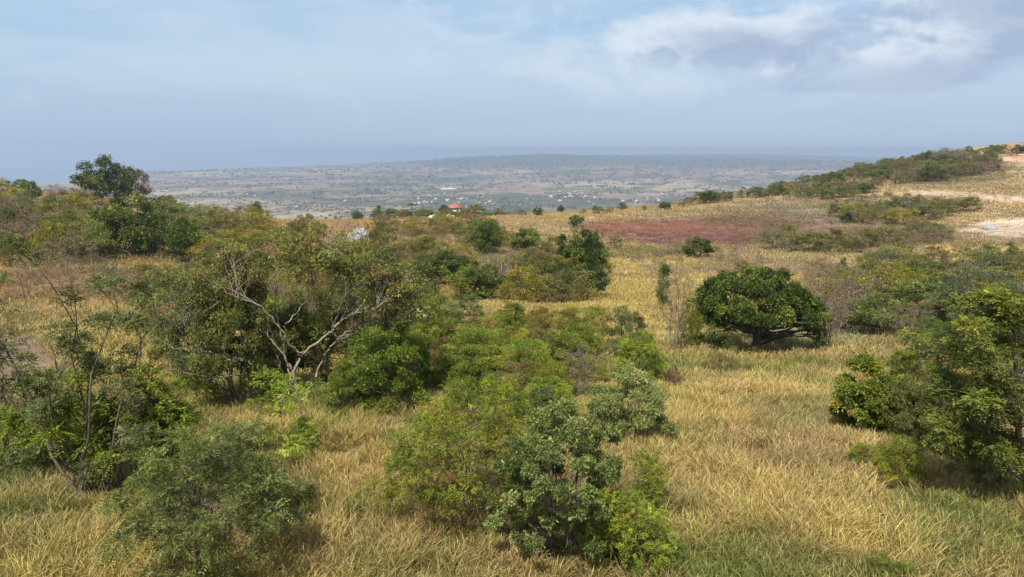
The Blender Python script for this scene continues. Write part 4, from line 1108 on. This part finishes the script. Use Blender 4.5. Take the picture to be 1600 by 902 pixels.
def spot(u, Y):
    x = (u - 800) / F * Y * 1.0; x = x / (cp)  if False else x * (cp - (float(ground(x, Y)) / Y) * sp)
    return x, Y, float(ground(x, Y))
def emp(name, loc, rz, label, cat, group=None):
    e = bpy.data.objects.new(name, None); COL.objects.link(e); e.location = loc; e.rotation_euler = (0, 0, rz)
    tag(e, label, cat, group); return e
def part(name, fn, mat, parent):
    mb = MB(); fn(mb); return link(name, mb.mesh(name, mat), parent)

x, y, z = spot(711, 305)
topz = float(vslope(317)) * y
h_ = emp('red_roofed_house', (x, y, z), .25, 'house with a red hipped roof half hidden by dark trees above the plain', 'house')
wh = topz - z - 2.1
part('wall', lambda mb: box(mb, -3.1, 3.1, -2.8, 2.8, -1, wh), M_WALL, h_)
part('roof', lambda mb: hip(mb, -3.1, 3.1, -2.8, 2.8, wh + .1, 1.9, .4), M_REDROOF, h_)
for wx in (-2.2, .6, 2.2):
    for wz in (1.0, wh - 2.0):
        f = part('window', lambda mb: box(mb, wx - .5, wx + .5, -2.86, -2.803, wz, wz + 1.1), M_GLASS, h_)
        part('sill', lambda mb: box(mb, wx - .6, wx + .6, -2.95, -2.805, wz - .1, wz - .003), M_WALL, f)
dr = part('door', lambda mb: box(mb, -1.2, -.3, -2.87, -2.803, 0, 2.0), M_DOOR, h_)
part('handle', lambda mb: box(mb, -.45, -.38, -2.93, -2.873, .95, 1.1), M_GREYROOF, dr)
x, y, z = spot(745, 282)
s_ = emp('open_shelter', (x, y, z), -.05, 'low white flat-roofed shelter below the trees beside the red-roofed house', 'shelter')
part('roof', lambda mb: box(mb, -2.2, 2.2, -1.4, 1.4, 2.2, 2.5), M_WHITE, s_)
for px, py in ((-2, -1.2), (2, -1.2), (-2, 1.2), (2, 1.2)):
    part('post', lambda mb: box(mb, px - .08, px + .08, py - .08, py + .08, -.6, 2.197), M_POST, s_)

def lumpy(name, loc, rx, ry, rz_, mat, label, cat, seed, rough=.25, freq=1.3, n=28):
    mb = MB(); th = np.linspace(0, 2 * PI, n * 2, endpoint=False); ph = np.linspace(.02, PI * .62, n)
    T, Pp = np.meshgrid(th, ph); d = np.stack([np.sin(Pp) * np.cos(T), np.sin(Pp) * np.sin(T), np.cos(Pp)], -1)
    q = fbm(d[..., 0] * freq * 3 + d[..., 2] * 2.1 + seed, d[..., 1] * freq * 3 - d[..., 2] * 1.7 + seed * 2, seed, 4)
    r = 1 + (q - .5) * 2 * rough
    V = (d * r[..., None] * np.array([rx, ry, rz_])).reshape(-1, 3)
    i = np.arange(n - 1)[:, None] * n * 2; j = np.arange(n * 2)[None, :]; j2 = (j + 1) % (n * 2)
    mb.raw(V, np.stack([i + j, i + n * 2 + j, i + n * 2 + j2, i + j2], -1).reshape(-1, 4), (1, 1, 1))
    o = link(name, mb.mesh(name, mat)); o.location = loc; tag(o, label, cat); return o
for u_, Y_, rx, rz_, lab in ((679, 268, 2.6, 1.5, 'broad pale marl heap, the more spread out one near the red-roofed house'), (704, 274, 1.9, 1.6, 'small rounded cream marl heap just before the red-roofed house')):
    x, y, z = spot(u_, Y_); lumpy('marl_heap', (x, y, z), rx, rx * .8, rz_, M_SAND, lab, 'heap', int(u_), .35)
x, y, z, dep = at(560, 398)
px = dep / F
lumpy('limestone_outcrop', (x, y, z), 21 * px, 14 * px, 38 * px, M_ROCK, 'pale grey limestone outcrop showing above the crown of the sprawling tree', 'rock', 5, .38, 1.3, 40)
for i_, (u_, v_, r_, lab) in enumerate(((1036, 668, 5.5, 'small whitish stone in the grass beside the rounded pale shrub'), (1494, 270, 9, 'pale rock ledge among bushes beneath the ridge'), (1026, 660, 3, 'tiny pale stone behind the small whitish stone'),
                                       (1546, 358, 11, 'grey rubble mound at the edge of the bare earth'), (688, 392, 12, 'flat grey slab lying in the hollow by brown grass'))):
    x, y, z, dep = at(u_, v_); q = dep / F * r_
    lumpy('pale_stone', (x, y, z + (.25 if v_ > 500 else 0)), q, q * .8, q * .5, M_ROCK, lab, 'rock', 20 + i_, .4, 1.5, 14)
# fallen branch
x, y, z, dep = at(712, 580); px = dep / F
def br(mb):
    rg = np.random.default_rng(3)
    mb.tube(arc((-20 * px, 0, 9 * px + .15), (22 * px, .3, -1 * px + .15), rg, .08, 9), np.linspace(1.0 * px, 1.7 * px, 9), 6)
    mb.tube(arc((-2 * px, .1, 4 * px + .2), (-17 * px, -.5, 11 * px + .3), rg, .12, 6), np.linspace(1.0 * px, .4 * px, 6), 5)
    mb.tube(arc((6 * px, .2, 2 * px + .2), (-4 * px, -.6, 9 * px + .2), rg, .12, 6), np.linspace(.8 * px, .3 * px, 6), 5)
mb = MB(); br(mb); o = link('fallen_branch', mb.mesh('fallen_branch', M_PALE)); o.location = (x, y, z + .55)
tag(o, 'bleached fallen branch lying on grass beside the feathery thicket', 'branch')

# palm on the skyline
def palm(h):
    rg = np.random.default_rng(12); tb, cb = MB(), MB()
    p = arc((0, 0, -.3), (.2, 0, h * .82), rg, .03, 8); tb.tube(p, np.linspace(h * .03, h * .02, 8), 6)
    top = p[-1]
    for k_ in range(15):
        a = k_ * 2.4; up_ = rg.uniform(.1, .9); d = np.array([math.cos(a), math.sin(a), up_]); d /= np.linalg.norm(d)
        t = np.linspace(.1, 1, 12); P = top + d * (t[:, None] * h * .33) - np.array([0, 0, 1]) * (t[:, None] ** 2) * h * .2
        S = unit(np.cross(d, np.array([0, 0, 1.0])))
        for sg in (-1, 1):
            leaves(cb, P, unit(np.repeat((S * sg + d * .4 - np.array([0, 0, .3]))[None], 12, 0)), h * .10, h * .022, np.array([[.06, .085, .025]]) * rg.uniform(.7, 1.3, (12, 1)), rg)
    return tb.mesh('palm_trunk', M_BARK, True), cb.mesh('palm_crown', M_LEAF)
x, y, z = spot(643, 292)
plant_obj('palm_tree', palm(float(vslope(315)) * y - z), (x, y, z), 1, 0, 'solitary palm standing above dark trees on the skyline of the brown field', 'tree')
LAND.append(('the solitary palm', 643, 325)); LAND.append(('the red-roofed house', 711, 325))
def placeY(kind, u, Y, top, wpx, label):
    x, y, z = spot(u, Y); dep = y * cp - z * sp; H = float(vslope(top)) * y - z
    i = SEQ.get(kind, 0); SEQ[kind] = i + 1
    plant_obj(NAME[kind], proto(kind)[i % 3], (x, y, z), ((wpx * dep / F) / SIZE[proto(kind)[i % 3][1].name][1],) * 2 + (H / SIZE[proto(kind)[i % 3][1].name][0],), random.uniform(0, 6), label, CAT[kind])
placeY('dark', 694, 296, 320, 24, 'dark tree against the side of the red-roofed house')
placeY('dark', 743, 294, 320, 26, 'dark pointed tree over the low white shelter')
placeY('darkround', 718, 288, 331, 42, 'spreading green tree in front of the red-roofed house')
placeY('darkround', 668, 290, 328, 50, 'broad green tree between the solitary palm and the red-roofed house')
placeY('column', 592, 296, 321, 8, 'thin dark tree on the skyline of the brown field, away from the palm')
placeY('dark', 612, 290, 326, 30, 'low dark tree on the skyline, second from the solitary palm')
placeY('darkround', 632, 286, 328, 30, 'low green tree leaning against the foot of the solitary palm')
placeY('darkround', 763, 290, 332, 26, 'low green tree beyond the dark pointed tree and shelter')
placeY('mixed', 790, 290, 330, 36, 'thin brownish tree beside the yellow crest, past the shelter')
placeY('dark', 842, 296, 329, 12, 'tiny dark tree where the yellow crest begins')
placeY('dark', 856, 296, 331, 18, 'low dark bushy tree on the lower end of the yellow crest')

# houses on the plain, far off
def far_house(w, d, h, wall, roof):
    e = bpy.data.objects.new('distant_house', None); COL.objects.link(e)
    part('wall', lambda mb: box(mb, -w / 2, w / 2, -d / 2, d / 2, -2, h), wall, e)
    part('roof', lambda mb: hip(mb, -w / 2, w / 2, -d / 2, d / 2, h + .1, h * .45), roof, e)
    return e
KIT = [far_house(13, 9, 4.5, M_WALL, M_WHITE), far_house(11, 9, 4, M_WALL, M_GREYROOF), far_house(16, 10, 5, M_WALL, M_WHITE)]
rg = random.Random(17)
centres = [(905, 309, 26, 5, 12), (930, 312, 16, 5, 8), (1020, 312, 20, 4, 10), (670, 312, 26, 6, 18), (750, 312, 30, 8, 14), (1050, 266, 20, 4, 6), (1075, 293, 14, 3, 5), (840, 268, 60, 8, 10),
           (620, 296, 26, 6, 6), (560, 284, 60, 8, 10), (440, 276, 40, 4, 9), (470, 312, 60, 8, 6), (920, 270, 40, 8, 8), (390, 300, 60, 8, 6), (880, 303, 30, 6, 10), (640, 268, 50, 6, 6), (1130, 285, 60, 10, 6)]
nh = 0
for cu, cv, su, sv_, n in centres:
    for _ in range(n):
        u = rg.gauss(cu, su * .95); v = rg.gauss(cv, sv_ * .9)
        x, y = ray_ground(u, max(v, 246), 11000); x, y = float(x[0]), float(y[0])
        if not y == y or y < 1200: continue
        z = float(ground(x, y))
        if z < SEA + 2: continue
        q = KIT[nh % 3]
        if nh < 3: o = q
        else:
            o = q.copy(); COL.objects.link(o)
            for ch in q.children:
                c_ = ch.copy(); COL.objects.link(c_); c_.parent = o
        nh += 1
        k_ = rg.uniform(.45, .95) * min(1.5, max(1, y / 4500))
        o.location = (x, y, z); o.rotation_euler = (0, 0, rg.uniform(-.6, .6)); o.scale = (k_, k_, k_)
        tag(o, 'small pale roofed house scattered on the far hazy plain', 'house', 'distant houses on the plain')
x, y = ray_ground([701], [297], 11000); x, y = float(x[0]), float(y[0])
e = emp('long_white_building', (x, y, float(ground(x, y))), .03, 'long low white building alone on the far hazy plain', 'building')
w_ = 25 * y / F
part('wall', lambda mb: box(mb, -w_ / 2, w_ / 2, -10, 10, -3, 6), M_WALL, e)
part('roof', lambda mb: hip(mb, -w_ / 2, w_ / 2, -10, 10, 6.1, 4, 1), M_WHITE, e)

# ------------------------------------------------------------------ labels for the many bushes
DESC = dict(feathery='feathery green bush', bright='leafy green bush', olive='olive green bush', grey='grey-green bush', dark='dark leafy tree',
            darkround='round green tree', yellow='yellow-green bush', mixed='half-dry olive brown bush', brown='leafless brown bush', rust='rust brown bush',
            slate='dusty grey bush', bare='leafless twiggy tree', whitetree='pale-barked tree', umbrella='layered green tree', column='narrow upright tree', plume='wispy bush')
K_OF = {v_: k_ for k_, v_ in NAME.items()}
NUM = ['', 'two', 'three', 'four', 'five', 'six', 'seven', 'eight', 'nine', 'ten', 'eleven', 'twelve', 'thirteen', 'fourteen', 'fifteen']
ORD = ['first', 'second', 'third', 'fourth', 'fifth', 'sixth', 'seventh', 'eighth', 'ninth', 'tenth', 'eleventh', 'twelfth', 'thirteenth', 'fourteenth', 'fifteenth', 'sixteenth', 'seventeenth', 'eighteenth', 'nineteenth', 'twentieth']
ORD += ['twenty-' + q_ for q_ in ORD[:9]] + ['thirtieth'] + ['thirty-' + q_ for q_ in ORD[:9]]
todo = {}
for e, u, v, auto, H in PLACED:
    if not auto: continue
    kd = K_OF[e.name.split('.')[0]]
    ln, lu, lv = min(LAND, key=lambda q: math.hypot(q[1] - u, (q[2] - v) * 1.6))
    du, dv = u - lu, v - lv
    if math.hypot(du, dv) < 150:
        rel = ('left of' if du < 0 else 'right of') if abs(du) > abs(dv) * 1.3 else ('uphill of' if dv < 0 else 'downhill of')
        lab = f'{DESC[kd]} {auto}, {rel} {ln}'
        if len(lab.replace('-', ' ').split()) > 13: lab = f'{DESC[kd]} {rel} {ln}'
    else: lab = f'{DESC[kd]} {auto}'
    todo.setdefault(lab, []).append((u, v, e, auto, kd))
for lab, rows in todo.items():
    rows.sort(key=lambda q: q[0])
    n = len(rows)
    for i, (u, v, e, auto, kd) in enumerate(rows):
        l2 = lab if n == 1 else f'{ORD[min(i, len(ORD) - 1)]} from left, {lab}'
        e['label'] = l2
        e['group'] = {'bush': 'bushes ', 'tree': 'trees '}[CAT[kd]] + auto
